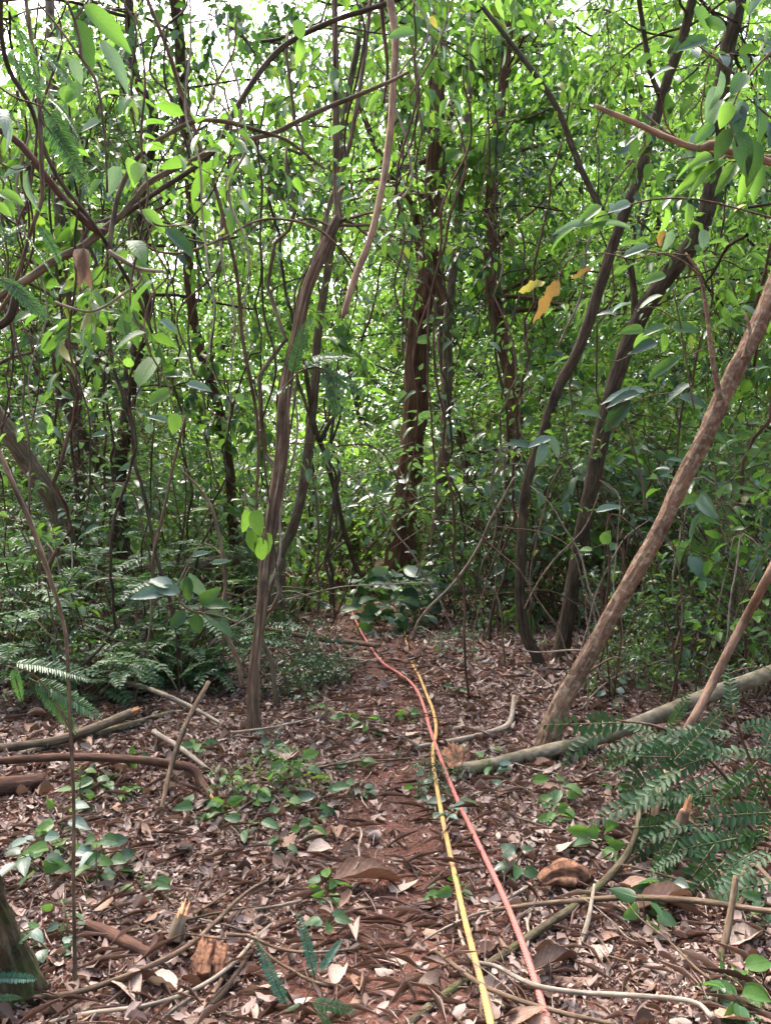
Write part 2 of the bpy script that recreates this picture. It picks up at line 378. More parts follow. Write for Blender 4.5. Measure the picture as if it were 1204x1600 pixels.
def place_word(px):
    for x, w in ((90, 'at the far left edge'), (230, 'left of the red-brown trunk'), (360, 'by the dark red-brown trunk'),
                 (500, 'by the fluted trunk'), (600, 'beyond the path end'), (720, 'by the shaggy trunk'),
                 (830, 'by the stout dark trunk'), (960, 'by the slender dark trunks'), (1080, 'behind the leaning trunk')):
        if px < x: return w
    return 'at the far right edge'

def pxof(p):
    v = np.asarray(p) - C0; return 602 + F * v[0] / max(v @ FW, .1)

# ================================================================== GROUND
def axis_pts(lo, hi, step, far):
    mid = np.arange(lo, hi + 1e-6, step); g = [step]
    while sum(g) < far: g.append(g[-1] * 1.25)
    g = np.cumsum(g); return np.concatenate([lo - g[::-1], mid, hi + g])
xs = axis_pts(-4.5, 4.5, .05, 500); ys = axis_pts(1.2, 11.5, .05, 600)
X, Y = np.meshgrid(xs, ys, indexing='ij'); Z = gz(X, Y)
i, j = np.meshgrid(np.arange(len(xs) - 1), np.arange(len(ys) - 1), indexing='ij'); ny = len(ys)
Q = np.stack([i * ny + j, (i + 1) * ny + j, (i + 1) * ny + j + 1, i * ny + j + 1], -1).reshape(-1, 4)
gnd = link('ground', MB().add(np.stack([X, Y, Z], -1).reshape(-1, 3), [Q]).build('ground', M['soil']))
tag(gnd, 'reddish brown forest soil under the leaf litter', 'ground', kind='structure')

# ================================================================== PLANT GROWTH
def walk(r, p0, d0, L, n, wob, grav):
    pts = [np.asarray(p0, float)]; d = nrm(d0); st = L / n
    for _ in range(n):
        d = nrm(d + r.normal(0, wob, 3) + np.array([0, 0, grav])); pts.append(pts[-1] + d * st)
    return np.array(pts)

class Acc:
    """collects the wood and the leaves of one plant"""
    def __init__(self): self.limbs = []; self.twigs = []; self.p = []; self.y = []; self.z = []; self.L = []
    def leaf(self, p, y, z, L): self.p.append(p); self.y.append(y); self.z.append(z); self.L.append(L)

def leaves_on(r, acc, pts, sp, LL, droop=.3, t0=.15, tilt=.5, both=False):
    seg = np.linalg.norm(np.diff(pts, axis=0), axis=1); s = np.concatenate([[0], np.cumsum(seg)])
    k = max(int(s[-1] * (1 - t0) / sp), 1); side = 1
    for q in range(k + 1):
        u = s[-1] * (t0 + (1 - t0) * q / k)
        i = min(int(np.searchsorted(s, u, 'right')) - 1, len(seg) - 1); f = (u - s[i]) / (seg[i] + 1e-9)
        p = pts[i] + (pts[i + 1] - pts[i]) * f; d = (pts[i + 1] - pts[i]) / (seg[i] + 1e-9)
        sv = nrm(np.cross(d, ZV) + 1e-3 + r.normal(0, .25, 3))
        for sd in ((1, -1) if both else (side,)):
            yd = d * (.5 if q < k else 1.4) + sv * sd * r.uniform(.6, 1.1) + np.array([0, 0, -droop * r.uniform(.2, 1.8)]) + r.normal(0, .2, 3)
            zd = ZV + r.normal(0, tilt, 3)
            acc.leaf(p, yd, zd, LL * r.uniform(.6, 1.2))
        side = -side

def limb_tree(r, acc, p0, d0, L, rad, lv, nb, sp, LL, wob=.16, grav=.02, droop=.3, spread=.9, t0=.25, ratio=(.35, .6), lt0=.15):
    pts = walk(r, p0, d0, L, 7 if lv else 5, wob, grav)
    (acc.limbs if lv else acc.twigs).append((pts, np.linspace(rad, rad * .4, len(pts))))
    if lv == 0: leaves_on(r, acc, pts, sp, LL, droop, lt0); return
    for c in range(nb[lv - 1]):
        t = r.uniform(t0, 1.0); u = t * (len(pts) - 1); i = min(int(u), len(pts) - 2)
        p = pts[i] + (pts[i + 1] - pts[i]) * (u - i); d = nrm(pts[i + 1] - pts[i])
        pr = nrm(np.cross(d, r.normal(0, 1, 3)))
        limb_tree(r, acc, p, d * (1 - spread * .5) + pr * spread, L * r.uniform(*ratio), rad * .45, lv - 1, nb, sp, LL, wob, grav - .02, droop, spread, max(.15, t0 * .8), ratio, lt0)

def acc_meshes(acc, name, bark_m, twig_m, leaf_m, tpl, ws, lseg=6, tseg=4, merge=False):
    a = MB(); mi = 0
    if merge: b = a = MB(); mi = 2
    for pts, rad in acc.limbs: a.add(*[x for x in reorder(tube(pts, rad, lseg, len(pts) * 2, cap=False), mi)])
    if not merge: b = MB()
    for pts, rad in acc.twigs: b.add(*[x for x in reorder(tube(pts, rad, tseg, cap=False, smooth=False), 1)])
    if acc.p:
        scatter(b, tpl, np.array(acc.p), np.array(acc.y), np.array(acc.z), np.array(acc.L), np.array(acc.L) * ws, 0)
    if merge: return None, b.build(name + '_leaves', [leaf_m, twig_m, bark_m])
    return a.build(name + '_wood', bark_m), b.build(name + '_leaves', [leaf_m, twig_m])

def reorder(t, mat=0): return t[0], t[1], mat, t[2]

RH = rhomb(); OV = leaf_tpl(.55, .85, 4, .25, .25); LN = leaf_tpl(.7, .9, 4, .3, .35)

# ---- species for the wall of forest behind (trunk + crown meshes shared between trees)
def tall_species(seed, H, r0, leafm, LL, ws, nl=16, barkm='bark_dark', low=.22, reach=.34, sp=.032, tpl=RH, nb=(8, 6)):
    r = np.random.default_rng(seed); acc = Acc()
    tr = walk(r, (0, 0, -.1), (r.normal(0, .06), r.normal(0, .06), 1), H, 10, .07, .03)
    acc.limbs.append((tr, np.linspace(r0, r0 * .25, len(tr))))
    for k in range(nl):
        t = low + (1 - low) * (k + r.uniform(0, 1)) / nl; u = t * (len(tr) - 1); i = min(int(u), len(tr) - 2); p = tr[i] + (tr[i + 1] - tr[i]) * (u - i)
        a = r.uniform(0, 2 * pi); d = np.array([math.cos(a), math.sin(a), r.uniform(-.1, .7)])
        limb_tree(r, acc, p, d, H * reach * r.uniform(.5, 1.1) * (1.15 - .6 * t), r0 * .2, 2, nb, sp, LL, grav=.0, droop=.35, t0=.45, ratio=(.22, .45), lt0=.25)
    return acc_meshes(acc, 'species%d' % seed, M[barkm], M['twig'], M[leafm], tpl, ws)

def shrub_species(seed, H, leafm, LL, ws, ns=5, sp=.05, tpl=RH, nb=(6, 5), twigm='twig', droop=.3, spread=.6, r0=.012):
    r = np.random.default_rng(seed); acc = Acc()
    for k in range(ns):
        a = r.uniform(0, 2 * pi); d = np.array([math.cos(a) * spread, math.sin(a) * spread, 1])
        limb_tree(r, acc, (r.normal(0, .06), r.normal(0, .06), -.03), d, H * r.uniform(.6, 1.05), r0, 2, nb, sp, LL, grav=.03, droop=droop, t0=.12, ratio=(.3, .5))
    return acc_meshes(acc, 'shrub%d' % seed, M[twigm], M[twigm], M[leafm], tpl, ws, 5, 4)

TALL = [tall_species(101, 9.0, .11, 'lf_far', .14, .5, 20), tall_species(102, 8.0, .09, 'lf_dark', .16, .45, 20),
        tall_species(103, 10.5, .13, 'lf_far', .21, .42, 22, low=.3), tall_species(104, 7.0, .07, 'lf_bright', .12, .6, 18),
        tall_species(105, 9.5, .1, 'lf_mid', .11, .5, 22, low=.18)]
SHR = [shrub_species(201, 2.6, 'lf_bright', .11, .5), shrub_species(202, 2.2, 'lf_grey', .11, .5), shrub_species(203, 3.2, 'lf_mid', .12, .45),
       shrub_species(204, 1.6, 'lf_bright', .09, .55, 6), shrub_species(205, 2.8, 'lf_grey', .10, .4, 6), shrub_species(206, 1.3, 'lf_dark', .1, .5, 6)]

def plant_tree(sp, px, d, s, label, cat, group, name, parts=('trunk', 'crown'), rz=None, dx=0.0):
    x, y = (px - 602) / F * d, d
    z = g1(x, y)
    rz = (px * .377 + d * 1.713 + 2.1) % (2 * pi) if rz is None else rz
    e = empty(name, (x, y, z), label, cat, group, rz, s)
    link(parts[0], sp[0], e); c = link(parts[1], sp[1], e); c['kind'] = 'stuff'
    return e

# ---- far woodland belt, one mass
r = np.random.default_rng(5); n = 120000
th = r.uniform(-.75, .75, n); rad = r.uniform(26, 36, n)
hh = 18 * r.uniform(0, 1, n) ** 1.1; cl = vnoise(np.stack([th * 16, hh * .5, rad * .2], 1), 9) + .35 * vnoise(np.stack([th * 60, hh * 1.8, rad * .5], 1), 19)
gap = np.exp(-((th + .17) / .13) ** 2) * np.clip((hh - 8) / 5, 0, 1)          # thinner crowns where the light breaks in
keep = cl > (-.85 + hh * .045 + .7 * gap)
pp = np.stack([rad * np.sin(th), rad * np.cos(th), hh], 1)[keep]; k = len(pp)
mb = MB(); scatter(mb, RH, pp, r.normal(0, 1, (k, 3)) + [0, 0, -.4], r.normal(0, .8, (k, 3)) + ZV, r.uniform(.22, .5, k), r.uniform(.13, .26, k))
tag(link('far_woodland', mb.build('far_woodland', M['lf_far'])), 'distant mass of bright green woodland closing the view', 'woodland', kind='stuff')
# unseen forest beside and behind the viewer, added to shade the foreground
n = 46000; th = r.uniform(.95, 2 * pi - .95, n); rad = r.uniform(7, 13, n); hh = 11 * r.uniform(0, 1, n)
keep = vnoise(np.stack([np.cos(th) * rad * .5, np.sin(th) * rad * .5, hh * .5], 1), 29) > -.3
pp = np.stack([rad * np.sin(th), rad * np.cos(th), hh], 1)[keep]; k = len(pp)
mb = MB(); scatter(mb, RH, pp, r.normal(0, 1, (k, 3)) + [0, 0, -.4], r.normal(0, .8, (k, 3)) + ZV, r.uniform(.2, .4, k), r.uniform(.12, .22, k))
tag(link('unseen_shade_woodland', mb.build('unseen_shade_woodland', M['lf_mid'])), 'unseen green woodland added around the viewer to shade the foreground', 'woodland', kind='stuff')

FAR_TREES = [  # px, depth, species, scale
    (-60, 13, 1, 1.0), (40, 16, 0, 1.0), (130, 12, 4, .95), (215, 17, 2, .9), (60, 21, 2, 1.1), (300, 21, 0, .85), 
    (600, 20, 2, 1.1), (720, 18, 1, 1.1), (760, 13, 4, 1.1), (820, 20, 2, 1.1), (860, 15, 3, 1.05),
    (930, 18, 0, 1.1), (985, 13, 3, 1.1), (1050, 16, 0, 1.1), (1110, 20, 2, 1.1), (1150, 13, 4, 1.05), (1230, 16, 1, 1.1), (1300, 12, 3, 1.1), 
    (-130, 18, 2, 1.1), (700, 24, 3, 1.3), (900, 24, 2, 1.2), (1060, 25, 0, 1.3), (1240, 23, 2, 1.2), (180, 25, 3, 1.0), (-40, 26, 0, 1.2)]
for px, d, s, sc in FAR_TREES:
    look = ('tall', 'dark leaved', 'broad crowned', 'bright green', 'small leaved')[s]
    plant_tree(TALL[s], px, d, sc, '%s forest tree %s %s' % (look, 'far back' if d > 17 else 'further back', place_word(px)), 'tree', 'trees standing behind the thicket', 'forest_tree')

r = np.random.default_rng(77)
for k in range(120):
    d = r.uniform(9.5, 20); px = r.uniform(-80, 1290)
    x = (px - 602) / F * d
    if abs(x - path_x(d)) < .75 and d < 13 or (580 < px < 720 and d < 12.5): continue
    s = int(r.choice([0, 0, 1, 2, 3, 3, 4, 2]))
    look = ('bright green', 'grey green', 'tall leafy', 'low bright green', 'narrow leaved grey green', 'dark')[s]
    plant_tree(SHR[s], px, d, r.uniform(.75, 1.25), '%s shrub %s %s' % (look, 'far back' if d > 14 else 'further back', place_word(px)),
               'shrub', 'shrubs of the thicket', 'understorey_shrub', ('stem', 'foliage'))

# ================================================================== TRACED TREES
def trace(pts, d0, d1=None):
    d1 = d0 if d1 is None else d1; k = len(pts)
    s = np.concatenate([[0], np.cumsum([math.hypot(pts[i + 1][0] - pts[i][0], pts[i + 1][1] - pts[i][1]) for i in range(k - 1)])]); s = s / s[-1]
    return np.array([P(p[0], p[1], d0 + (d1 - d0) * u) for p, u in zip(pts, s)]), np.array([d0 + (d1 - d0) * u for u in s])

def wr(w, ds): return np.interp(np.linspace(0, 1, len(ds)), np.linspace(0, 1, len(w)), w) / 2 / F * ds

def stem_mesh(pts, rad, mat, seg=8, n=None, name='stem', **kw):
    return MB().add(*reorder(tube(pts, rad, seg, n, **kw))).build(name, mat)

def trunk_tree(name, label, pts, widths, mat, lean=0.0, d=None, seg=20, flare=1.25, limbs=(), leafm='lf_mid', LL=.11, ws=.48, tpl=OV, nb=(5, 4), sp=.075,
               extra=(), cat='tree', rs=0, crown=True, **kw):
    base = G(*pts[0]) if d is None else P(*pts[0], d)
    d0 = float((base - C0) @ FW)
    p3, ds = trace(pts, d0, d0 + lean); rad = wr(widths, ds)
    rad[0] *= flare
    dn = p3[0].copy(); dn[2] = g1(dn[0], dn[1]) - .12
    if p3[0][2] - dn[2] > .2: 
        p3 = np.vstack([dn, p3]); rad = np.concatenate([[rad[0]], rad])
    else:
        p3[0] = dn
    off = p3[0].copy(); off[2] += .12
    e = empty(name, off, label, cat)
    L = np.linalg.norm(np.diff(p3, axis=0), axis=1).sum()
    mb = MB().add(*reorder(tube(p3 - off, rad, seg, int(max(40, L / .035)), seed=rs, **kw)))
    link('trunk', mb.build('trunk', M[mat]), e)
    for ex in extra:     # traced boughs of the same tree
        q, qd = trace(ex[0], ex[2] if len(ex) > 2 else d0, ex[3] if len(ex) > 3 else None)
        link('bough', stem_mesh(q - off, wr(ex[1], qd), M[mat], 8, 30, 'bough', rough=.12, seed=rs + 3), e)
    if crown:
        r = np.random.default_rng(500 + rs); acc = Acc()
        for (t, L_, az, el) in limbs:
            u = t * (len(p3) - 1); i = min(int(u), len(p3) - 2); p = p3[i] + (p3[i + 1] - p3[i]) * (u - i) - off
            dr = np.array([math.sin(az) * math.cos(el), math.cos(az) * math.cos(el), math.sin(el)])
            limb_tree(r, acc, p, dr, L_, max(rad[min(i, len(rad) - 1)] * .3, .006), 2, nb, sp, LL, grav=0, droop=.4, spread=1.0)
        if acc.p:
            lm, cm = acc_meshes(acc, name, M[mat], M['twig'], M[leafm], tpl, ws, merge=True)
            c = link('crown', cm, e); c['kind'] = 'stuff'
    return e

def ring(r, n, t0, t1, L0, L1, el0=-.1, el1=.7):
    return [(r.uniform(t0, t1), r.uniform(L0, L1), r.uniform(0, 2 * pi), r.uniform(el0, el1)) for _ in range(n)]
rr = np.random.default_rng(42)

T_RED = trunk_tree('slender_tree', 'dark red-brown slender tree trunk curving up left of the fluted trunk',
    [(374, 960), (370, 900), (366, 850), (362, 780), (355, 705), (340, 630), (308, 530), (299, 470), (294, 405), (300, 350), (298, 300), (292, 210), (287, 150), (280, 50), (268, -20), (250, -150)],
    [16, 16, 15, 15, 16, 17, 18, 18, 17, 16], 'bark_red', -2.0, seg=14, rough=.1, fine=.05, rs=1, limbs=ring(rr, 6, .85, 1, .8, 1.6), leafm='lf_mid')
T_FLU = trunk_tree('fluted_tree', 'pale brown fluted trunk with stringy ridged bark beside the path',
    [(397, 1148), (396, 1115), (396, 1060), (405, 980), (415, 880), (425, 810), (440, 705), (447, 605), (466, 510), (480, 450), (505, 390), (528, 340)],
    [27, 18, 17, 17, 18, 19, 19, 18, 18, 17, 15], 'bark_fluted', .6, seg=28, flare=1.35, flute=.13, lobes=6, rough=.1, fine=.1, rs=2,
    extra=[([(530, 350), (526, 300), (525, 200), (524, 100), (522, -40)], [13, 11, 10, 9], 5.45), ([(500, 400), (512, 330), (540, 250), (560, 150), (575, 40), (585, -60)], [9, 8, 7, 6], 5.6, 6.2)],
    limbs=[(.99, 1.1, .6, .3), (.99, .9, 2.2, .1), (.97, .9, -1.2, .5), (.98, .8, 1.4, .0)], leafm='lf_mid', LL=.09)
T_BEH = trunk_tree('crooked_tree', 'thin crooked stem bending up just behind the fluted trunk',
    [(434, 885), (440, 860), (456, 828), (472, 770), (482, 695), (492, 605), (497, 520), (512, 420), (530, 300), (535, 200), (560, 60), (570, -60)],
    [20, 16, 15, 14, 13, 12, 10, 9], 'bark_grey', -1.0, d=8.0, seg=12, rough=.15, rs=3, limbs=ring(rr, 6, .7, 1, .7, 1.3), leafm='lf_mid', LL=.1)
T_SHA = trunk_tree('shaggy_tree', 'thickest trunk in the centre with dark shaggy reddish bark',
    [(622, 905), (626, 840), (636, 755), (645, 680), (652, 560), (657, 500), (667, 425), (676, 325), (680, 225), (682, 125), (686, 0), (690, -120)],
    [44, 39, 37, 37, 35, 34, 30, 26, 23, 21, 19], 'bark_shaggy', -1.2, d=11.0, seg=30, flute=.1, lobes=5, rough=.16, fine=.12, rs=4,
    extra=[([(664, 440), (655, 390), (648, 335), (628, 300), (608, 270), (585, 225), (560, 160)], [16, 14, 13, 11, 8], 10.6, 10.0), ([(655, 480), (690, 505), (693, 470), (672, 415), (668, 380)], [15, 14, 14, 13, 12], 10.3)],
    limbs=[(rr.uniform(.55, 1), rr.uniform(1.2, 2.2), rr.choice([-1, 1]) * rr.uniform(.5, 1.5), rr.uniform(0, .6)) for _ in range(8)], leafm='lf_mid', LL=.12)
T_VIN = trunk_tree('straight_tree', 'straight grey-brown stem standing right beside the thick shaggy trunk',
    [(678, 925), (682, 850), (690, 755), (697, 630), (700, 500), (712, 380), (722, 250), (735, 120), (740, -40)],
    [22, 20, 18, 15, 13, 11, 9], 'bark_grey', -.6, d=10.0, seg=14, rough=.12, rs=5, limbs=ring(rr, 5, .6, 1, .9, 1.6), leafm='lf_bright', LL=.11)
T_STO = trunk_tree('stout_tree', 'stout dark trunk in shade right of the straight grey stem',
    [(776, 918), (780, 830), (786, 770), (795, 720), (803, 690), (800, 600), (785, 520), (765, 440), (763, 370), (770, 250), (790, 100), (795, -50)],
    [36, 30, 28, 28, 26, 24, 20, 17, 15, 14], 'bark_shaggy', -.5, d=10.3, seg=22, flute=.08, rough=.14, fine=.1, rs=6, limbs=ring(rr, 7, .6, 1, 1, 1.8), leafm='lf_bright', LL=.11)
T_G1 = trunk_tree('slender_tree', 'left one of the two slender dark trunks, S-curved from the ground',
    [(850, 1045), (838, 1025), (822, 995), (812, 930), (816, 830), (823, 755), (847, 680), (872, 605), (908, 535), (947, 415), (972, 340), (1002, 260), (1027, 175), (1047, 110), (1064, 65), (1080, 0), (1090, -90)],
    [18, 17, 16, 16, 17, 17, 16, 15, 14], 'bark_dark', -.6, seg=14, rough=.1, fine=.04, rs=7,
    extra=[([(940, 330), (905, 260), (875, 180), (845, 130), (800, 70), (745, 0)], [9, 10, 9, 8, 7], 6.2, 6.6), ([(1030, 150), (1015, 110), (1005, 50), (995, -20)], [8, 8, 7], 5.9)],
    limbs=ring(rr, 4, .8, 1, .8, 1.3), leafm='lf_mid', LL=.11)
T_G2 = trunk_tree('slender_tree', 'right one of the two slender dark trunks, thicker and straighter',
    [(870, 1032), (887, 955), (907, 840), (927, 745), (947, 645), (972, 560), (1002, 490), (1042, 430), (1084, 375), (1108, 305), (1118, 210), (1130, 110), (1152, 0), (1170, -100)],
    [24, 23, 24, 25, 26, 26, 25, 24, 22], 'bark_dark', -.4, seg=16, rough=.1, fine=.05, rs=8,
    extra=[([(975, 555), (990, 490), (985, 420), (972, 390)], [12, 11, 10, 9], 6.6)],
    limbs=ring(rr, 4, .85, 1, .9, 1.4), leafm='lf_mid', LL=.12)
T_LEAN = trunk_tree('leaning_tree', 'leaning mottled tan trunk slanting up to the right edge',
    [(846, 1172), (868, 1120), (902, 1055), (947, 975), (992, 895), (1032, 825), (1065, 752), (1107, 670), (1142, 590), (1178, 522), (1212, 440), (1260, 330), (1300, 200)],
    [36, 27, 25, 25, 25, 25, 26, 27, 27, 27], 'bark_mottled', -.3, seg=40, flare=1.3, rough=.14, fine=.1, rs=9,
    extra=[([(1124, 625), (1112, 560), (1105, 500), (1092, 430), (1070, 395)], [10, 8, 6, 4], 4.35), ([(1092, 430), (1060, 405), (1010, 392), (960, 395)], [4, 3, 2], 4.35, 4.1), ([(1160, 560), (1170, 520), (1163, 488)], [7, 6, 4], 4.3)],
    limbs=[(.97, 1.1, -1.2, .3), (.99, 1.0, .3, .5)], leafm='lf_dark', LL=.12)
# left background trunks
T_LA = trunk_tree('forked_tree', 'dark crooked trunk forking low at the left among ferns',
    [(186, 840), (184, 800), (186, 730), (200, 655), (206, 580), (222, 520), (225, 440), (215, 330), (240, 190), (212, 120), (203, 50), (200, -60)],
    [26, 24, 22, 22, 20, 18, 14, 14], 'bark_dark', -.8, d=9.2, seg=14, rough=.15, rs=10,
    extra=[([(182, 795), (165, 745), (135, 690), (110, 645), (92, 600), (85, 540), (60, 470)], [20, 20, 17, 14, 10], 9.2, 8.8)],
    limbs=ring(rr, 10, .5, 1, .8, 1.7), leafm='lf_dark', LL=.12)
T_LB = trunk_tree('upright_tree', 'upright grey-brown trunk left of the forked dark trunk',
    [(128, 850), (126, 790), (122, 700), (118, 600), (108, 480), (96, 380), (92, 300), (85, 150), (75, -50)],
    [18, 17, 16, 17, 18, 16, 14], 'bark_grey', -.5, d=9.8, seg=12, rough=.1, rs=11, limbs=ring(rr, 10, .5, 1, .8, 1.6), leafm='lf_mid', LL=.11)
T_LC = trunk_tree('bent_tree', 'rough light brown trunk bending in from the left edge above the ferns',
    [(96, 850), (90, 800), (66, 755), (40, 715), (8, 670), (-30, 610), (-60, 540)],
    [30, 28, 28, 26, 24], 'bark_grey', -.4, d=7.6, seg=16, rough=.12, fine=.12, rs=12, limbs=ring(rr, 4, .8, 1, .7, 1.2), leafm='lf_dark', LL=.12)

# lianas wound round the fluted trunk
_fp, _fd = trace([(397, 1110), (396, 1060), (405, 980), (415, 880), (425, 810), (440, 705), (447, 605), (466, 510), (480, 450), (505, 390), (528, 340)], 4.86, 5.4)
_fp = catmull(_fp, 90)
for k, (ph, tw, rr_, lo, hi, lab) in enumerate([(0.3, 5.0, .048, 2, 88, 'thin liana wound tightly round the fluted trunk'), (2.6, -3.2, .055, 8, 80, 'second liana twisting the other way round the fluted trunk'), (4.4, 2.0, .07, 20, 89, 'loose liana climbing along the upper fluted trunk')]):
    t = np.linspace(0, 1, 90); a = ph + tw * 2 * pi * t * .35 + .6 * np.sin(t * 17 + k); q = _fp + rr_ * (1 + .35 * np.sin(t * 23 + k))[:, None] * np.stack([np.cos(a), np.sin(a), 0 * a], 1)
    q = q[lo:hi:2]; o = link('winding_liana', stem_mesh(q - q[0], np.linspace(.009, .006, len(q)), M[('twig', 'bark_dark', 'twig_pale')[k]], 6, 120, 'winding_liana', rough=.1)); o.location = q[0]
    tag(o, lab, 'vine')

# ================================================================== VINES AND BOUGHS HANGING IN VIEW
def vine(name, label, pts, w, mat, d0, d1=None, cat='vine', group=None, seg=7, n=None, wob=.006, **kw):
    p3, ds = trace(pts, d0, d1); off = p3[np.argmin(p3[:, 2])].copy()
    o = link(name, stem_mesh(p3 - off, wr(w, ds), M[mat], seg, n or len(pts) * 6, name, wob=wob, **kw)); o.location = off
    return tag(o, label, cat, group)

vine('hanging_liana', 'smooth tan liana hanging from the top and cut off in mid-air', [(598, -60), (608, -10), (616, 60), (616, 110), (611, 180), (604, 250), (596, 300), (580, 372), (556, 432), (540, 482), (534, 497)], [11, 12, 12, 12, 12, 12, 11, 11, 11, 10, 4], 'bark_tan', 4.4, 4.0, rough=.08)
vine('hanging_liana', 'shorter thin brown liana beside the smooth tan one at the top', [(596, -40), (597, 20), (600, 60), (604, 110), (600, 160)], [8, 7, 6, 4], 'bark_red', 4.6, rough=.08)
vine('diagonal_bough', 'long brown bough sloping down left across the upper left', [(640, 110), (602, 130), (540, 157), (475, 185), (420, 210), (350, 227), (300, 250), (240, 280), (210, 312), (190, 337), (160, 362), (128, 387), (90, 405), (50, 432), (0, 462), (-60, 500)], [5, 7, 8, 8, 9, 9, 12, 13, 13, 12], 'bark_grey', 4.0, 3.6, 'branch', rough=.12, seg=10)
vine('arched_branch', 'thin grey branch arching over the long sloping bough', [(510, 262), (450, 220), (400, 204), (350, 192), (305, 190), (260, 210), (215, 246), (188, 295), (176, 350), (172, 392)], [4, 6, 7, 7, 8, 8, 8], 'bark_grey', 3.7, 3.5, 'branch', rough=.1)
vine('upper_bough', 'dark curved bough rising from the upper left to the top centre', [(640, -10), (595, 8), (525, 32), (460, 60), (420, 95), (385, 142), (360, 187), (340, 230), (300, 265), (250, 297), (200, 330), (150, 350)], [8, 8, 9, 9, 9, 8, 8, 9], 'bark_dark', 4.6, 3.9, 'branch', rough=.1)
vine('climbing_vine', 'long thin red-brown vine crossing the dark red-brown trunk', [(222, -30), (240, 20), (262, 78), (280, 140), (300, 190), (320, 250), (345, 327), (370, 425), (381, 530), (391, 590), (401, 650), (403, 720), (399, 790), (402, 850)], [6, 7, 7, 6, 6, 5, 5], 'twig', 3.9, 4.6)
vine('climbing_vine', 'dark wavy vine at the extreme left top corner', [(4, -30), (3, 50), (15, 110), (45, 165), (70, 235), (100, 290), (130, 330), (175, 395), (215, 460), (240, 520)], [7, 8, 7, 7, 6, 5], 'bark_dark', 3.2, 3.6)
vine('climbing_vine', 'pale straight vine hanging near the left edge', [(38, -40), (48, 50), (56, 110), (62, 200), (66, 270), (66, 310), (48, 362), (20, 450), (-5, 490)], [6, 7, 7, 6, 6], 'twig', 2.9)
vine('bent_branch', 'reddish branch bending down from the left edge to the bough fork', [(-20, 190), (22, 215), (50, 246), (76, 282), (110, 326), (146, 357), (165, 362)], [10, 12, 12, 11, 12], 'bark_red', 3.6, 3.7, 'branch', rough=.1)
vine('cut_vine', 'short pale stub of vine ending below the bough fork', [(172, 390), (190, 402), (215, 418), (240, 423), (256, 424)], [7, 7, 6, 6], 'twig_pale', 3.4, None, 'vine')
vine('looped_vine', 'thin pale vine looping under the bough fork', [(88, 470), (110, 478), (140, 486), (165, 478), (195, 458), (215, 445), (222, 430)], [4, 4, 4, 3], 'twig_pale', 3.3)
vine('drooping_twig', 'thin twig drooping from the bough past two big leaves', [(212, 340), (225, 375), (240, 390), (270, 396), (300, 392), (345, 375), (400, 345), (450, 345), (500, 360), (535, 390), (560, 420)], [4, 4, 4, 4, 4, 3], 'twig', 3.6, 4.4)
vine('broken_branch', 'broken bare tan branch with a knot jutting in from the right edge', [(932, 162), (960, 176), (984, 187), (1032, 211), (1075, 230), (1095, 234), (1104, 230), (1115, 230), (1130, 236), (1160, 242), (1204, 253), (1260, 268)], [6, 9, 9, 10, 10, 14, 16, 13, 11, 12, 12], 'bark_tan', 3.2, 3.0, 'branch', rough=.14, seg=10)
vine('dark_vine', 'dark vine hanging in a curve left of the shaggy trunk base', [(476, 560), (482, 610), (488, 652), (505, 705), (525, 770), (536, 820), (546, 855), (556, 885), (566, 900)], [7, 8, 8, 8, 8], 'bark_dark', 7.5, 8.4)
vine('dark_vine', 'dark forked twig joining the hanging dark vine', [(536, 635), (515, 660), (498, 690), (490, 660)], [6, 7, 7, 5], 'bark_dark', 7.6)
vine('tangled_vine', 'thin dark knotted vine tangle hanging over the path', [(520, 560), (514, 620), (518, 680), (526, 740), (520, 800), (519, 850), (522, 890), (519, 930), (521, 960)], [5, 5, 6, 6, 6, 4], 'bark_dark', 7.2, 7.4, wob=.05)
vine('tangled_vine', 'thin dark vine twisted round the knotted vine over the path', [(535, 580), (528, 640), (516, 700), (520, 760), (528, 810), (517, 860), (520, 900), (516, 945)], [4, 4, 5, 4], 'bark_dark', 7.3, wob=.06)
vine('pale_vine', 'pale slack vine sagging across the straight grey stem to the ground', [(805, 745), (785, 780), (765, 815), (750, 850), (725, 890), (700, 920), (670, 950), (652, 975), (645, 1000)], [4, 5, 5, 5, 4], 'twig_pale', 6.6, 7.6)
vine('pale_vine', 'pale thin vine slanting up across the two slender trunks', [(820, 950), (840, 910), (865, 875), (890, 850), (915, 820), (935, 770)], [2.5, 3, 3, 2], 'twig', 5.6, 6.0)
vine('curving_branch', 'dark branch stub curving out at the left edge', [(-30, 515), (0, 508), (18, 492), (25, 465), (28, 440)], [12, 14, 13, 10], 'bark_dark', 3.4, None, 'branch')
vine('bare_sapling', 'thin dark stem slanting up across the left ferns', [(245, 945), (240, 880), (250, 820), (262, 770), (275, 710), (290, 650)], [5, 5, 4, 4], 'twig', 4.6)
vine('bare_sapling', 'crooked thin brown stem standing left of the fluted trunk', [(380, 1075), (372, 1030), (350, 985), (345, 955), (352, 920), (350, 880), (340, 830), (330, 790), (310, 760), (285, 735)], [8, 7, 7, 6, 5, 4], 'twig', 4.8, 5.2)

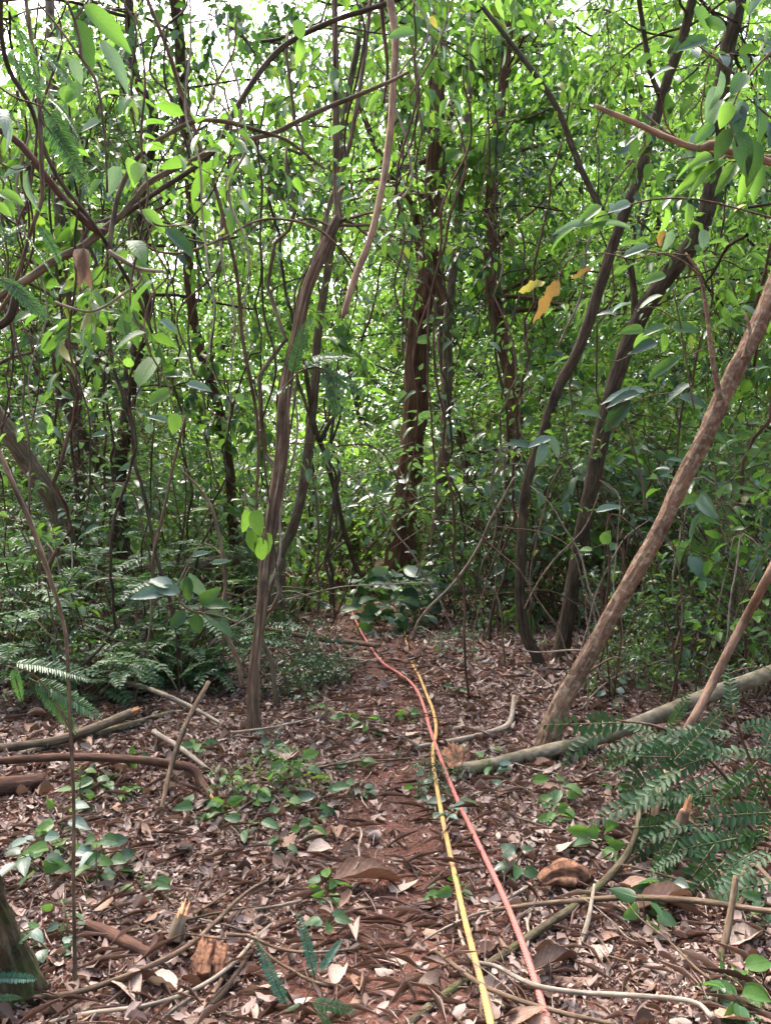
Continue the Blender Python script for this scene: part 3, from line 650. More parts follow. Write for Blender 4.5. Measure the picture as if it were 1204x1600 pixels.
r = np.random.default_rng(314)
for k in range(68):      # thin lianas and bare stems all through the thicket
    px = r.uniform(-30, 1240); d = r.uniform(5.2, 13)
    top = r.uniform(-120, 250); bot = HOR + F * CH / d + 5 if r.random() < .72 else r.uniform(500, 850)
    x = (px - 602) / F * d
    if 585 < px < 715 and d < 11.5: px += 150; x = (px - 602) / F * d
    if abs(x - path_x(d)) < .5 and d < 11: bot = r.uniform(350, 700)
    kk = 7; lean = r.normal(0, 110) if px < 700 else r.normal(80, 110)
    pts = [(px + lean * t + r.normal(0, 7), bot + (top - bot) * t) for t in np.linspace(0, 1, kk)]
    w = r.uniform(.012, .034) * F / d
    look = r.choice(['dark', 'brown', 'grey'])
    where = 'hanging' if bot < 860 and bot != HOR + F * CH / d + 5 else 'standing'
    p3, ds = trace(pts, d, d + r.normal(0, .3))
    if where == 'standing': p3[0, 2] = g1(p3[0, 0], p3[0, 1]) - .05
    off = p3[0].copy(); nm = 'thin_sapling' if where == 'standing' else 'thin_liana'
    acc = Acc(); e = empty(nm, off, '%s %s %s %s %s' % ('thin', look, 'sapling stem' if where == 'standing' else 'liana hanging', 'close by' if d < 8 else 'deep inside', place_word(px)),
                           'sapling' if where == 'standing' else 'vine', 'thin stems and lianas of the thicket')
    link('stem', stem_mesh(p3 - off, wr([w, w * .9, w * .6], ds), M[{'dark': 'bark_dark', 'brown': 'bark_red', 'grey': 'bark_grey'}[look]], 6, 34, 'stem', wob=r.uniform(.02, .12), rough=.1, seed=k), e)
    for q in range(int(r.integers(2, 6))):
        t = r.uniform(.25, 1); i = min(int(t * 6), 5); a = r.uniform(0, 2 * pi)
        limb_tree(r, acc, p3[i] + (p3[i + 1] - p3[i]) * r.random() - off, np.array([math.cos(a), math.sin(a), r.uniform(-.2, .5)]), r.uniform(.35, .9), .005, 1, (5,), .06, r.uniform(.06, .11), droop=.4)
    a_, b_ = acc_meshes(acc, 'twigs', M['twig'], M['twig'], M[str(r.choice(['lf_mid', 'lf_bright', 'lf_grey', 'lf_far']))], OV if d < 8 else RH, .48, 4, 4, True)
    f = link('foliage', b_, e); f['kind'] = 'stuff'

# ================================================================== NEAR LEAVES (each leaf an object)
SHAPE = {'ov': leaf_tpl(.55, .85, 8, .22, .22, .01, 1), 'lance': leaf_tpl(.75, .95, 8, .25, .3, .01, 2), 'round': leaf_tpl(.45, .5, 8, .18, .15, .012, 3),
         'obov': leaf_tpl(.95, .5, 8, .22, .25, .01, 4), 'dry': leaf_tpl(.7, .9, 12, .1, .12, .02, 7, .5, .4), 'heart': leaf_tpl(.3, .85, 8, .25, .3, .012, 5)}
NLM = {}
def nleaf(shape, tone):
    if (shape, tone) not in NLM: NLM[(shape, tone)] = mesh_of(SHAPE[shape], 'leaf_' + shape, M['nl_' + tone])
    return NLM[(shape, tone)]
PET = stem_mesh(np.array([(0, -.001, 0), (0, .5, -.04), (0, 1, 0)]), np.array([.035, .03, .03]), M['twig_green'], 4, 5, 'petiole', cap=False)

def leaf_at(parent, off, px, py, ang, lpx, d, shape='ov', tone='mid', ws=.5, tilt=None, r=rng, name='leaf', roll=.3):
    """leaf whose base is seen at (px,py), pointing at screen angle ang (0 right, 90 down), lpx long"""
    a = math.radians(ang); L = lpx / F * d
    yd = RI * math.cos(a) - UP * math.sin(a) + FW * r.normal(0, .35)
    zd = -FW * .8 + ZV * .6 + r.normal(0, roll, 3) if tilt is None else np.asarray(tilt, float)
    o = link(name, nleaf(shape, tone), parent, orient(P(px, py, d) - off, yd, zd, L, L * ws))
    return o

def leafy_branch(name, label, cat, stems, leaves, d, mat='twig', group=None):
    """stems: [(pts, widths)], leaves: [(px,py,ang,len,shape,tone,ws)] all at depth d"""
    p0, _ = trace(stems[0][0], d); off = p0[np.argmin(p0[:, 2])].copy()
    e = empty(name, off, label, cat, group)
    for pts, w in stems:
        q, ds = trace(pts, d); link('stem', stem_mesh(q - off, wr(w, ds), M[mat], 6, len(pts) * 5, 'stem', wob=.003), e)
    for lf in leaves:
        leaf_at(e, off, *lf[:4], d + rng.normal(0, .04), *lf[4:])
    return e

leafy_branch('climbing_plant', 'large smooth oval leaves dangling from a twig at the top left', 'plant',
    [([(95, -20), (112, 15), (124, 55), (128, 90), (145, 115), (155, 150), (160, 190), (165, 240), (168, 300)], [4, 5, 5, 4, 4]), ([(128, 90), (95, 45), (60, 5)], [4, 4, 3]), ([(118, 30), (135, 5), (150, -20)], [3, 3, 2])],
    [(117, 27, 72, 76, 'ov', 'dark', .38), (132, 8, 40, 88, 'lance', 'mid', .34), (157, 66, 55, 82, 'lance', 'pale', .3), (112, 90, 70, 38, 'ov', 'pale', .5), (127, 132, 118, 42, 'ov', 'bright', .6), (98, 135, 60, 40, 'ov', 'bright', .55),
     (75, 60, 20, 24, 'round', 'bright', .8), (158, 190, 170, 40, 'ov', 'pale', .5), (188, 260, 120, 50, 'ov', 'pale', .5), (222, 255, 100, 42, 'ov', 'bright', .6), (200, 245, 75, 45, 'ov', 'bright', .5), (100, 0, -20, 30, 'ov', 'bright', .6)], 2.7)
leafy_branch('climbing_plant', 'slender vine with big smooth leaves hanging below the bough fork', 'plant',
    [([(212, 290), (222, 330), (232, 355), (245, 395), (262, 430), (238, 460), (225, 505), (232, 545), (262, 600), (275, 660)], [3, 3, 3, 3, 2]), ([(222, 330), (245, 350), (270, 352), (300, 350)], [3, 3, 2])],
    [(222, 327, 40, 48, 'ov', 'bright', .5), (258, 358, 38, 60, 'ov', 'dark', .42), (272, 350, 12, 40, 'ov', 'mid', .5), (205, 376, 50, 54, 'ov', 'mid', .55), (240, 440, 150, 68, 'ov', 'mid', .42), (228, 520, 158, 58, 'ov', 'mid', .5),
     (247, 558, 118, 60, 'round', 'bright', .68), (270, 612, 155, 46, 'ov', 'bright', .55), (290, 600, 8, 42, 'ov', 'pale', .4), (275, 645, 95, 34, 'ov', 'bright', .65), (250, 500, 30, 34, 'ov', 'pale', .5), (205, 560, 130, 18, 'round', 'bright', .9), (265, 660, 200, 36, 'ov', 'pale', .35),
     (232, 662, 80, 15, 'round', 'pale', .9), (376, 615, 100, 16, 'round', 'bright', .9)], 3.0)
leafy_branch('climbing_plant', 'bunch of fresh light green leaves hanging against the fluted trunk', 'plant',
    [([(380, 735), (384, 770), (391, 792), (398, 800)], [2, 3, 3]), ([(398, 800), (410, 830), (412, 850)], [2, 2])],
    [(382, 796, 90, 44, 'ov', 'bright', .52), (399, 796, 80, 44, 'ov', 'bright', .55), (394, 826, 92, 38, 'ov', 'bright', .5), (406, 838, 88, 46, 'ov', 'bright', .5), (416, 832, 75, 36, 'ov', 'bright', .75), (398, 790, 230, 22, 'ov', 'bright', .5)], 4.2, 'twig_green')
leafy_branch('leafy_sapling', 'large shiny pale leaves on a bent twig left of the fluted trunk', 'sapling',
    [([(372, 972), (340, 962), (300, 955), (280, 942), (258, 947)], [5, 5, 4, 4]), ([(280, 942), (285, 915), (292, 895), (298, 885)], [3, 3, 2])],
    [(262, 925, 178, 56, 'ov', 'pale', .42), (268, 918, 205, 42, 'ov', 'pale', .55), (292, 900, 85, 40, 'ov', 'mid', .5), (296, 895, 62, 52, 'ov', 'pale', .5), (282, 925, 190, 40, 'ov', 'pale', .5), (312, 942, -35, 42, 'ov', 'mid', .5), (318, 944, -5, 48, 'ov', 'mid', .45),
     (320, 955, 30, 62, 'ov', 'mid', .45), (308, 958, 95, 40, 'ov', 'dark', .6), (290, 955, 130, 36, 'ov', 'dark', .55), (300, 870, -20, 34, 'ov', 'pale', .3), (330, 880, -10, 30, 'ov', 'pale', .3)], 4.4)
leafy_branch('leafy_branch', 'dense dark oval leaves crowding the upper right corner', 'branch',
    [([(1230, 60), (1190, 95), (1165, 125), (1150, 150), (1140, 190), (1150, 230)], [4, 4, 3, 3]), ([(1230, 200), (1195, 175), (1165, 150)], [3, 3, 2]), ([(1165, 125), (1130, 100), (1095, 75), (1075, 60)], [3, 3, 2])],
    [(1165, 115, 130, 44, 'ov', 'mid', .6), (1172, 135, 175, 46, 'ov', 'mid', .55), (1140, 160, 110, 40, 'ov', 'bright', .6), (1150, 165, 95, 52, 'ov', 'dark', .55), (1175, 150, 60, 50, 'ov', 'dark', .6), (1185, 165, 75, 56, 'ov', 'dark', .6), (1130, 155, 120, 46, 'ov', 'mid', .6), (1165, 160, 130, 44, 'ov', 'pale', .5),
     (1200, 190, 90, 46, 'ov', 'dark', .6), (1155, 205, 85, 70, 'lance', 'dark', .42), (1180, 220, 95, 66, 'lance', 'dark', .4), (1115, 195, 140, 40, 'ov', 'mid', .5), (1140, 200, 110, 50, 'ov', 'dark', .5), (1105, 62, 170, 48, 'ov', 'dark', .45), (1070, 60, 15, 40, 'ov', 'dark', .4), (1100, 30, 40, 44, 'ov', 'mid', .4), (1085, 10, 60, 46, 'ov', 'mid', .45),
     (1180, 60, 20, 44, 'ov', 'dark', .6), (1190, 85, -10, 40, 'ov', 'dark', .6), (1195, 110, 70, 46, 'ov', 'dark', .6), (1170, 25, -60, 60, 'lance', 'pale', .35), (1195, 40, 80, 40, 'ov', 'mid', .6), (1125, 110, 95, 60, 'lance', 'pale', .3), (1115, 135, 100, 50, 'ov', 'pale', .4)], 2.9)
leafy_branch('leafy_branch', 'drooping long yellow-green leaves under the broken bare branch', 'branch',
    [([(1230, 245), (1180, 250), (1130, 252), (1090, 246), (1060, 250)], [3, 3, 2, 2])],
    [(1115, 250, 160, 72, 'lance', 'bright', .3), (1120, 262, 155, 74, 'lance', 'bright', .3), (1110, 240, 165, 60, 'lance', 'mid', .3), (1140, 250, 150, 78, 'lance', 'bright', .28), (1150, 255, 130, 70, 'lance', 'bright', .3), (1175, 255, 110, 60, 'lance', 'bright', .35), (1090, 205, 110, 60, 'lance', 'pale', .3), (1100, 215, 100, 70, 'lance', 'mid', .3), (1190, 250, 100, 62, 'lance', 'mid', .35)], 3.1)
leafy_branch('leafy_twig', 'thin twig with yellowing and orange dried leaves above the right trunks', 'branch',
    [([(1230, 345), (1160, 328), (1100, 314), (1040, 311), (990, 318), (960, 330), (930, 340)], [3, 3, 3, 2, 2]), ([(990, 405), (940, 395), (890, 405), (868, 440)], [3, 2, 2, 2]), ([(1080, 398), (1030, 395), (990, 405)], [2, 2, 2])],
    [(960, 318, 100, 26, 'round', 'pale', .8), (940, 322, 150, 44, 'ov', 'bright', .5), (945, 330, 120, 46, 'ov', 'bright', .45), (985, 318, 165, 38, 'ov', 'pale', .5), (872, 436, 118, 78, 'dry', 'orange', .26), (926, 416, 150, 40, 'dry', 'orange', .2), (850, 440, 155, 52, 'dry', 'yellow', .24), (1165, 320, 160, 22, 'ov', 'yellow', .6),
     (1035, 355, 90, 32, 'ov', 'orange', .4), (1050, 360, 110, 34, 'ov', 'pale', .5), (1098, 358, 92, 30, 'round', 'pale', .65), (1015, 385, 170, 46, 'ov', 'pale', .35), (985, 360, 200, 70, 'lance', 'pale', .22), (930, 350, 175, 66, 'lance', 'pale', .25), (900, 356, 160, 60, 'lance', 'mid', .3), (1040, 325, 90, 40, 'lance', 'bright', .4), (1075, 318, 100, 40, 'lance', 'bright', .4)], 3.3)
leafy_branch('leafy_sapling', 'sapling with broad grey-green leaves in front of the thicker slender trunk', 'sapling',
    [([(1010, 800), (1000, 740), (985, 690), (975, 640), (985, 600)], [4, 4, 3, 2]), ([(985, 690), (960, 670), (930, 650)], [3, 2, 2]), ([(975, 640), (1010, 620), (1040, 615)], [2, 2, 2])],
    [(1010, 612, 175, 72, 'ov', 'pale', .32), (985, 625, 130, 66, 'lance', 'dark', .4), (1000, 615, 165, 56, 'ov', 'dark', .35), (940, 655, 200, 46, 'ov', 'mid', .5), (850, 690, 110, 44, 'ov', 'pale', .4), (860, 685, 165, 40, 'ov', 'pale', .4), (830, 700, 195, 44, 'ov', 'dark', .45), (855, 680, 60, 40, 'ov', 'pale', .4), (1060, 620, 20, 46, 'ov', 'dark', .5), (1080, 600, 150, 50, 'ov', 'dark', .4), (930, 800, -20, 40, 'ov', 'pale', .35), (940, 850, -60, 24, 'ov', 'bright', .8), (925, 860, 190, 20, 'ov', 'bright', .7)], 5.0)
leafy_branch('leafy_sapling', 'sapling with light green leaves between the two right-hand trunks', 'sapling',
    [([(1085, 640), (1070, 560), (1060, 500), (1050, 450)], [3, 3, 2]), ([(1060, 500), (1020, 480), (990, 485)], [2, 2, 2]), ([(1070, 560), (1105, 540)], [2, 2])],
    [(1005, 515, 175, 40, 'ov', 'bright', .45), (1010, 520, 120, 34, 'ov', 'bright', .6), (1035, 520, 85, 30, 'ov', 'bright', .55), (1040, 510, 165, 40, 'ov', 'mid', .45), (1050, 512, 10, 40, 'ov', 'mid', .5), (1025, 535, 160, 50, 'ov', 'dark', .4), (1085, 458, 140, 44, 'ov', 'dark', .35), (1040, 430, 165, 40, 'ov', 'bright', .5), (1035, 462, 160, 44, 'ov', 'mid', .45), (1060, 560, 150, 56, 'lance', 'mid', .35), (985, 475, 165, 44, 'ov', 'pale', .35), (970, 490, 190, 38, 'ov', 'dark', .4)], 4.6)
leafy_branch('climbing_plant', 'few leaves on twigs right of the tan hanging liana at the top', 'plant',
    [([(640, 150), (680, 80), (700, 20), (710, -30)], [3, 3, 2]), ([(690, 60), (725, 75), (745, 95)], [2, 2, 2])],
    [(648, 52, 165, 46, 'ov', 'mid', .45), (725, 48, 200, 30, 'ov', 'mid', .7), (690, 70, 70, 26, 'ov', 'pale', .5), (745, 60, 95, 40, 'lance', 'mid', .35), (672, 25, 60, 20, 'ov', 'yellow', .5), (700, 155, 120, 32, 'lance', 'bright', .4), (705, 155, 50, 34, 'lance', 'pale', .25), (465, 30, 80, 30, 'ov', 'mid', .7), (470, 60, 95, 40, 'lance', 'bright', .4), (600, 145, 150, 44, 'lance', 'bright', .4)], 4.0)
leafy_branch('leafy_twig', 'pale narrow drooping leaves at the left edge below the corner', 'branch',
    [([(-10, 150), (5, 170), (8, 200), (-5, 240)], [3, 3, 2]), ([(-10, 245), (20, 262), (42, 260), (50, 250)], [2, 2, 2])],
    [(4, 172, 85, 62, 'lance', 'pale', .25), (6, 172, 65, 64, 'lance', 'pale', .25), (42, 263, 155, 38, 'lance', 'pale', .4), (44, 266, 95, 60, 'lance', 'pale', .25), (-2, 300, 20, 42, 'ov', 'bright', .5), (-5, 318, 40, 30, 'ov', 'bright', .5), (10, 310, 60, 30, 'ov', 'mid', .4)], 2.5)
o = leafy_branch('dead_leaf_bundle', 'curled dead tan leaf hanging from the bough fork', 'leaf', [([(128, 360), (131, 380), (133, 395)], [3, 2, 2])], [], 3.4)
for a, t in ((82, .35), (96, .1)): link('leaf', mesh_of(leaf_tpl(.5, .8, 8, .9, .3, .02, a), 'dead_leaf', M['dl_tan']), o, orient(P(131, 388, 3.4) - np.array(o.location), RI * math.cos(math.radians(a)) - UP * math.sin(math.radians(a)), -FW + RI * (a - 80) * .03, .165, .075 * (t + .5)))

# ================================================================== ROPES
def lay(pts, w, lift=.0, g=G):
    q = np.array([g(*p) for p in pts]); ds = (q - C0) @ FW; rad = wr(w, ds); q[:, 2] += rad * .8 + lift; return q, rad
q, rad = lay([(534, 918), (541, 940), (556, 977), (572, 1008), (596, 1042), (622, 1060), (647, 1082), (662, 1115), (671, 1150), (687, 1195), (712, 1260), (747, 1335), (782, 1410), (812, 1485), (837, 1560), (852, 1612), (870, 1690)], [4, 5, 6, 7, 9, 12, 15, 17, 19, 21], .028)
tag(link('rope', stem_mesh(q, np.full(len(q), .0105), M['rope_red'], 12, 160, 'rope', rough=.05, seed=2)), 'faded red rope lying along the path over the litter', 'rope')
q, rad = lay([(630, 972), (634, 1005), (645, 1042), (654, 1064), (665, 1092), (677, 1124), (681, 1155), (676, 1184), (679, 1225), (692, 1300), (709, 1380), (722, 1440), (739, 1510), (752, 1560), (764, 1615), (778, 1690)], [4, 20], .03)
q[:3, 2] -= .03
tag(link('rope', stem_mesh(q, np.full(len(q), .0105), M['rope_yellow'], 12, 160, 'rope', rough=.05, seed=5)), 'ochre yellow rope lying beside the red rope', 'rope')

# ================================================================== FALLEN WOOD
def stick(name, label, pts, w, mat='twig', lift=.01, lifts=None, cat='branch', group=None, seg=8, end=None, endmat='cut_wood', nn=None, **kw):
    q, rad = lay(pts, w, lift)
    if lifts is not None:     # heights above ground while staying on the same line of sight
        q = []
        for (px, py), h in zip(pts, np.interp(np.linspace(0, 1, len(pts)), np.linspace(0, 1, len(lifts)), lifts)):
            dd = RI * ((px - 602) / F) + UP * ((800 - py) / F) + FW; t = 3.0
            for _ in range(12):
                p = C0 + dd * t; t = (CH - g1(p[0], p[1]) - h) / max(-dd[2], 1e-3)
            q.append(C0 + dd * t)
        q = np.array(q); ds = (q - C0) @ FW; rad = wr(w, ds); q[:, 2] += rad * .6
    off = q[0].copy()
    me = stem_mesh(q - off, rad, M[mat], seg, nn or max(len(pts) * 7, 14), name, **kw)
    if end is None:
        o = link(name, me); o.location = off; return tag(o, label, cat, group)
    e = empty(name, off, label, cat, group); link('stem', me, e)
    k = 0 if end == 0 else -1; dn = nrm(q[0] - q[1]) if end == 0 else nrm(q[-1] - q[-2])
    mb = MB(); r = np.random.default_rng(len(label))
    if endmat == 'saw':
        mb.add(*reorder(tube(np.array([q[k] - off, q[k] - off + dn * .006]), rad[k] * .97, 16, 2, rough=.05, smooth=False)))
        link('cut_face', mb.build('cut_face', M['cut_wood']), e)
    else:
        for _ in range(7):
            a = nrm(np.cross(dn, r.normal(0, 1, 3))) * rad[k] * r.uniform(.1, .8); L = rad[k] * r.uniform(1.0, 4.0)
            mb.add(*reorder(tube(np.array([q[k] - off + a - dn * .02, q[k] - off + a + dn * L * .5, q[k] - off + a * 1.2 + dn * L]), np.array([rad[k] * .45, rad[k] * .3, .001]), 5, 6)))
        link('splintered_end', mb.build('splintered_end', M['cut_wood']), e)
    return e

stick('fallen_pole', 'long grey fallen pole with sawn end lying under the leaning trunk', [(712, 1207), (752, 1203), (827, 1186), (922, 1163), (982, 1143), (1052, 1115), (1127, 1086), (1206, 1058), (1290, 1020)], [20, 20, 21, 22, 23, 24, 24, 24], 'bark_pole', lifts=[.01, .02, .02, .05, .09, .16, .24, .33, .4], seg=18, end=0, endmat='saw', rough=.05, cat='log')
stick('rotten_block', 'splintered orange block of rotten wood at the sawn pole end', [(706, 1180), (712, 1195), (716, 1215)], [22, 34, 26], 'rotten', lift=.0, seg=30, nn=44, rough=.55, fine=.5, cat='wood')
stick('rotten_block', 'crumbling orange-brown chunk of rotten wood on the litter at right', [(846, 1392), (862, 1388), (885, 1387), (905, 1390), (912, 1393)], [26, 40, 44, 40, 26], 'rotten', lift=.0, seg=34, nn=60, rough=.5, fine=.5, cat='wood')
stick('leaning_pole', 'thin tan pole leaning in from the right edge over the fallen pole', [(1014, 1300), (1037, 1225), (1060, 1170), (1082, 1128), (1110, 1075), (1134, 1028), (1167, 965), (1204, 895), (1240, 820)], [14, 14, 14, 14, 14], 'bark_tan', lifts=[.0, .1, .2, .35, .5, .65, .85, 1.1, 1.3], rough=.08, cat='pole')
stick('splintered_stump', 'small splintered stump standing among the right-hand fern leaves', [(1052, 1335), (1062, 1300), (1070, 1270)], [24, 20, 14], 'bark_tan', lifts=[0, .1, .18], end=1, rough=.3, cat='stump')
stick('fallen_branch', 'brown fallen branch hooked down at its broken end, lower left', [(-30, 1194), (0, 1192), (100, 1187), (200, 1190), (260, 1197), (300, 1206), (316, 1230), (334, 1254)], [11, 12, 13, 13, 14, 15, 15, 14], 'bark_red', lifts=[.12, .12, .1, .1, .08, .05, .01, .0], end=1, rough=.12)
stick('fallen_log', 'short thick brown log end poking in from the left edge', [(-30, 1249), (0, 1246), (40, 1240), (70, 1233)], [34, 33, 30, 26], 'bark_red', seg=14, rough=.15, cat='log')
stick('fallen_pole', 'fallen pole with splintered orange end near the left edge', [(-30, 1175), (0, 1172), (60, 1166), (100, 1158), (165, 1135), (205, 1118)], [13, 13, 14, 14, 15], 'bark_grey', lifts=[.02, .02, .05, .08], end=1, rough=.08)
stick('fallen_pole', 'mossy thin pole lying just below the splintered pole', [(30, 1185), (125, 1160), (200, 1140), (260, 1122), (290, 1118)], [9, 10, 10, 9, 7], 'bark_pole', rough=.08)
stick('fallen_branch', 'pale thin branch curving along the foot of the ferns at left', [(100, 1066), (150, 1067), (200, 1070), (250, 1085), (300, 1107), (352, 1136)], [7, 8, 8, 7, 5], 'twig_pale', lifts=[.1, .12, .12, .08, .02])
stick('upright_stick', 'thin bare stick propped upright over the hooked branch', [(250, 1282), (265, 1210), (290, 1135), (326, 1068)], [7, 8, 8, 7], 'twig', lifts=[0, .12, .28, .42], cat='stick')
stick('fallen_branch', 'thin grey branch sloping down right from the splintered pole', [(240, 1145), (280, 1170), (310, 1192), (342, 1218)], [8, 8, 7, 5], 'twig_pale', lifts=[.08, .05, .02, 0])
stick('fallen_branch', 'long arching brown twig across the lower left litter', [(20, 1563), (100, 1557), (175, 1536), (250, 1505), (300, 1476), (340, 1440), (375, 1405), (415, 1380), (465, 1372)], [9, 9, 9, 8, 7, 6, 5], 'twig', lifts=[.02, .04, .05, .05, .02])
stick('fallen_branch', 'second long thin twig below the arching brown twig', [(60, 1604), (140, 1585), (225, 1574), (300, 1550), (360, 1511), (400, 1467), (424, 1446)], [7, 7, 7, 6, 5], 'twig_pale', lifts=[.02, .03, .03, .01])
stick('fallen_branch', 'short orange-brown stick at the bottom below the rotten stub', [(296, 1610), (325, 1570), (352, 1530)], [6, 7, 6], 'bark_tan')
stick('fallen_branch', 'short dark stick beside the orange-brown stick at the bottom', [(328, 1584), (360, 1546), (393, 1494)], [10, 10, 8], 'bark_dark')
stick('rotten_stub', 'upright stub of crumbling rotten wood, lower left', [(316, 1535), (322, 1500), (328, 1470)], [26, 28, 18], 'rotten', lifts=[0, .03, .06], seg=30, nn=40, rough=.5, fine=.55, cat='stump')
stick('rotten_stub', 'smaller crumbling stub touching the rotten stub', [(342, 1535), (345, 1505), (347, 1480)], [18, 20, 13], 'rotten', lifts=[0, .03, .05], seg=30, nn=40, rough=.5, fine=.55, cat='stump')
stick('mossy_stub', 'small mossy stub with orange broken top', [(272, 1478), (278, 1455), (283, 1436)], [26, 22, 16], 'bark_grey', lifts=[0, .04, .07], end=1, seg=20, rough=.3, fine=.2, cat='stump')
stick('fallen_log', 'short reddish log with a pale peeled patch, lower left', [(136, 1458), (170, 1472), (205, 1490), (242, 1508)], [19, 21, 21, 18], 'bark_red', seg=12, rough=.12, cat='log')
stick('fallen_branch', 'straight dark branch lying across the right litter', [(770, 1424), (830, 1416), (902, 1410), (982, 1405), (1082, 1410), (1140, 1418), (1210, 1428), (1260, 1436)], [7, 8, 9, 10, 9, 9], 'twig', lifts=[.03, .06, .08, .1])
stick('fallen_branch', 'mossy grey branch rising diagonally right under the ropes', [(630, 1612), (680, 1570), (727, 1536), (802, 1486), (852, 1450), (902, 1416), (962, 1360), (992, 1308), (1000, 1240)], [14, 14, 14, 13, 12, 10, 8], 'bark_mossy', lifts=[0, 0, 0, .01, .03, .04, .06, .1, .15], rough=.1)
stick('fallen_branch', 'brown twig crossing the mossy branch at the bottom', [(680, 1488), (712, 1512), (752, 1541), (812, 1566), (882, 1586), (960, 1603)], [6, 7, 8, 8, 7], 'twig', lifts=[.02, .04, .05, .04])
stick('fallen_branch', 'pale peeled twig bending right from the yellow rope at the bottom', [(712, 1410), (717, 1456), (737, 1500), (777, 1513), (832, 1541), (902, 1553), (992, 1558), (1082, 1568), (1112, 1594)], [5, 6, 7, 8, 8, 8, 9], 'twig_pale', lifts=[.02, .03, .05, .06, .06])
stick('upright_stick', 'dark stake stuck upright in the litter at the right edge', [(1124, 1506), (1137, 1450), (1149, 1372)], [12, 11, 9], 'twig', lifts=[0, .09, .2], cat='stick')
stick('fallen_branch', 'crooked grey twig beside the dark upright stake', [(1150, 1425), (1168, 1390), (1160, 1365), (1180, 1355), (1215, 1390)], [9, 8, 7, 7], 'twig', lifts=[.02, .08, .12, .1])
stick('fallen_branch', 'thin pale stick under the straight dark branch', [(897, 1497), (917, 1445), (928, 1384)], [8, 8, 5], 'twig_pale', lifts=[0, .04, .08])
stick('fallen_branch', 'grey branch bending up right of the red rope', [(640, 1171), (702, 1161), (762, 1148), (795, 1132), (803, 1090)], [7, 8, 9, 9, 7], 'twig_pale', lifts=[.01, .02, .03, .04, .12])
stick('fallen_branch', 'straight grey branch on the path left of the red rope', [(370, 976), (430, 988), (500, 1001), (550, 1006), (592, 1011)], [8, 8, 8, 8, 7], 'twig', lifts=[.25, .2, .14, .1, .08])
stick('sawn_pole', 'sawn pole among the ferns with round orange cut end', [(200, 892), (250, 890), (300, 887), (345, 882), (376, 878)], [12, 14, 17, 19, 21], 'bark_pole', lifts=[.55, .57, .6, .62, .65], seg=16, end=1, endmat='saw', rough=.05, cat='log')
stick('bare_branch', 'thin bare branch slanting over the ferns at left', [(-20, 720), (40, 745), (90, 775), (150, 812), (160, 820)], [5, 6, 5, 4], 'twig_pale', lifts=[1.3, 1.25, 1.15, 1.05, 1.0])
stick('bare_branch', 'long thin branch running level through the ferns to the sawn pole', [(0, 850), (75, 870), (175, 890), (260, 892), (360, 890)], [4, 5, 6, 5, 4], 'twig', lifts=[.7, .65, .6, .6, .62])
stick('bare_branch', 'pale branch rising out of the ferns at the left edge', [(-10, 1015), (15, 1008), (35, 990), (48, 965), (40, 930), (20, 880), (5, 850)], [9, 9, 8, 7, 6], 'twig_pale', lifts=[.1, .12, .2, .3, .5, .7])
vine('slender_sapling', 'slender brown sapling stem standing alone at the left', [(121, 1545), (117, 1440), (114, 1310), (112, 1160), (106, 1060), (100, 985), (80, 905), (55, 830), (30, 770), (0, 700), (-40, 600)], [7, 5.5, 5.5, 6, 6, 7, 8, 8, 8], 'twig', 2.36, 2.5, 'sapling', rough=.06)
stick('tree_foot', 'mossy foot of a trunk at the lower left corner', [(40, 1580), (10, 1500), (-20, 1420), (-60, 1300)], [74, 58, 52, 52], 'bark_mossy', lifts=[-.05, .12, .3, .6], seg=48, nn=70, cat='tree', rough=.22, fine=.2)

r = np.random.default_rng(8)
TW = []
for k in range(8):
    L = 1.0; pts = walk(r, (0, 0, 0), (1, 0, 0), L, 6, .16, 0); pts[:, 2] *= .25
    TW.append([stem_mesh(pts, np.linspace(.011, .005, 7), M[m], 5, 14, 'fallen_twig', rough=.1, seed=k) for m in ('twig', 'twig_pale')])
for k in range(230):
    d = 2.2 + 7.5 * r.random() ** 1.4; x = r.uniform(-.52, .52) * d; a = r.uniform(0, 2 * pi); L = r.uniform(.12, .65)
    c = int(r.random() < .5); tilt = r.normal(0, .1)
    o = link('fallen_twig', TW[k % 8][c], None, Matrix.Translation((x, d, g1(x, d) + .015 + abs(tilt) * L * .3)) @ Matrix.Rotation(a, 4, 'Z') @ Matrix.Rotation(-tilt, 4, 'Y') @ Matrix.Diagonal((L, L, L * r.uniform(.6, 1.4), 1)))
    tag(o, '%s %s fallen twig %s %s' % ('short' if L < .4 else 'long', ('dark', 'pale')[c], 'left of the ropes' if x < path_x(d) else 'right of the ropes', 'close by' if d < 3.6 else 'further up' if d > 6 else 'in the middle'), 'twig', 'dead twigs in the litter')

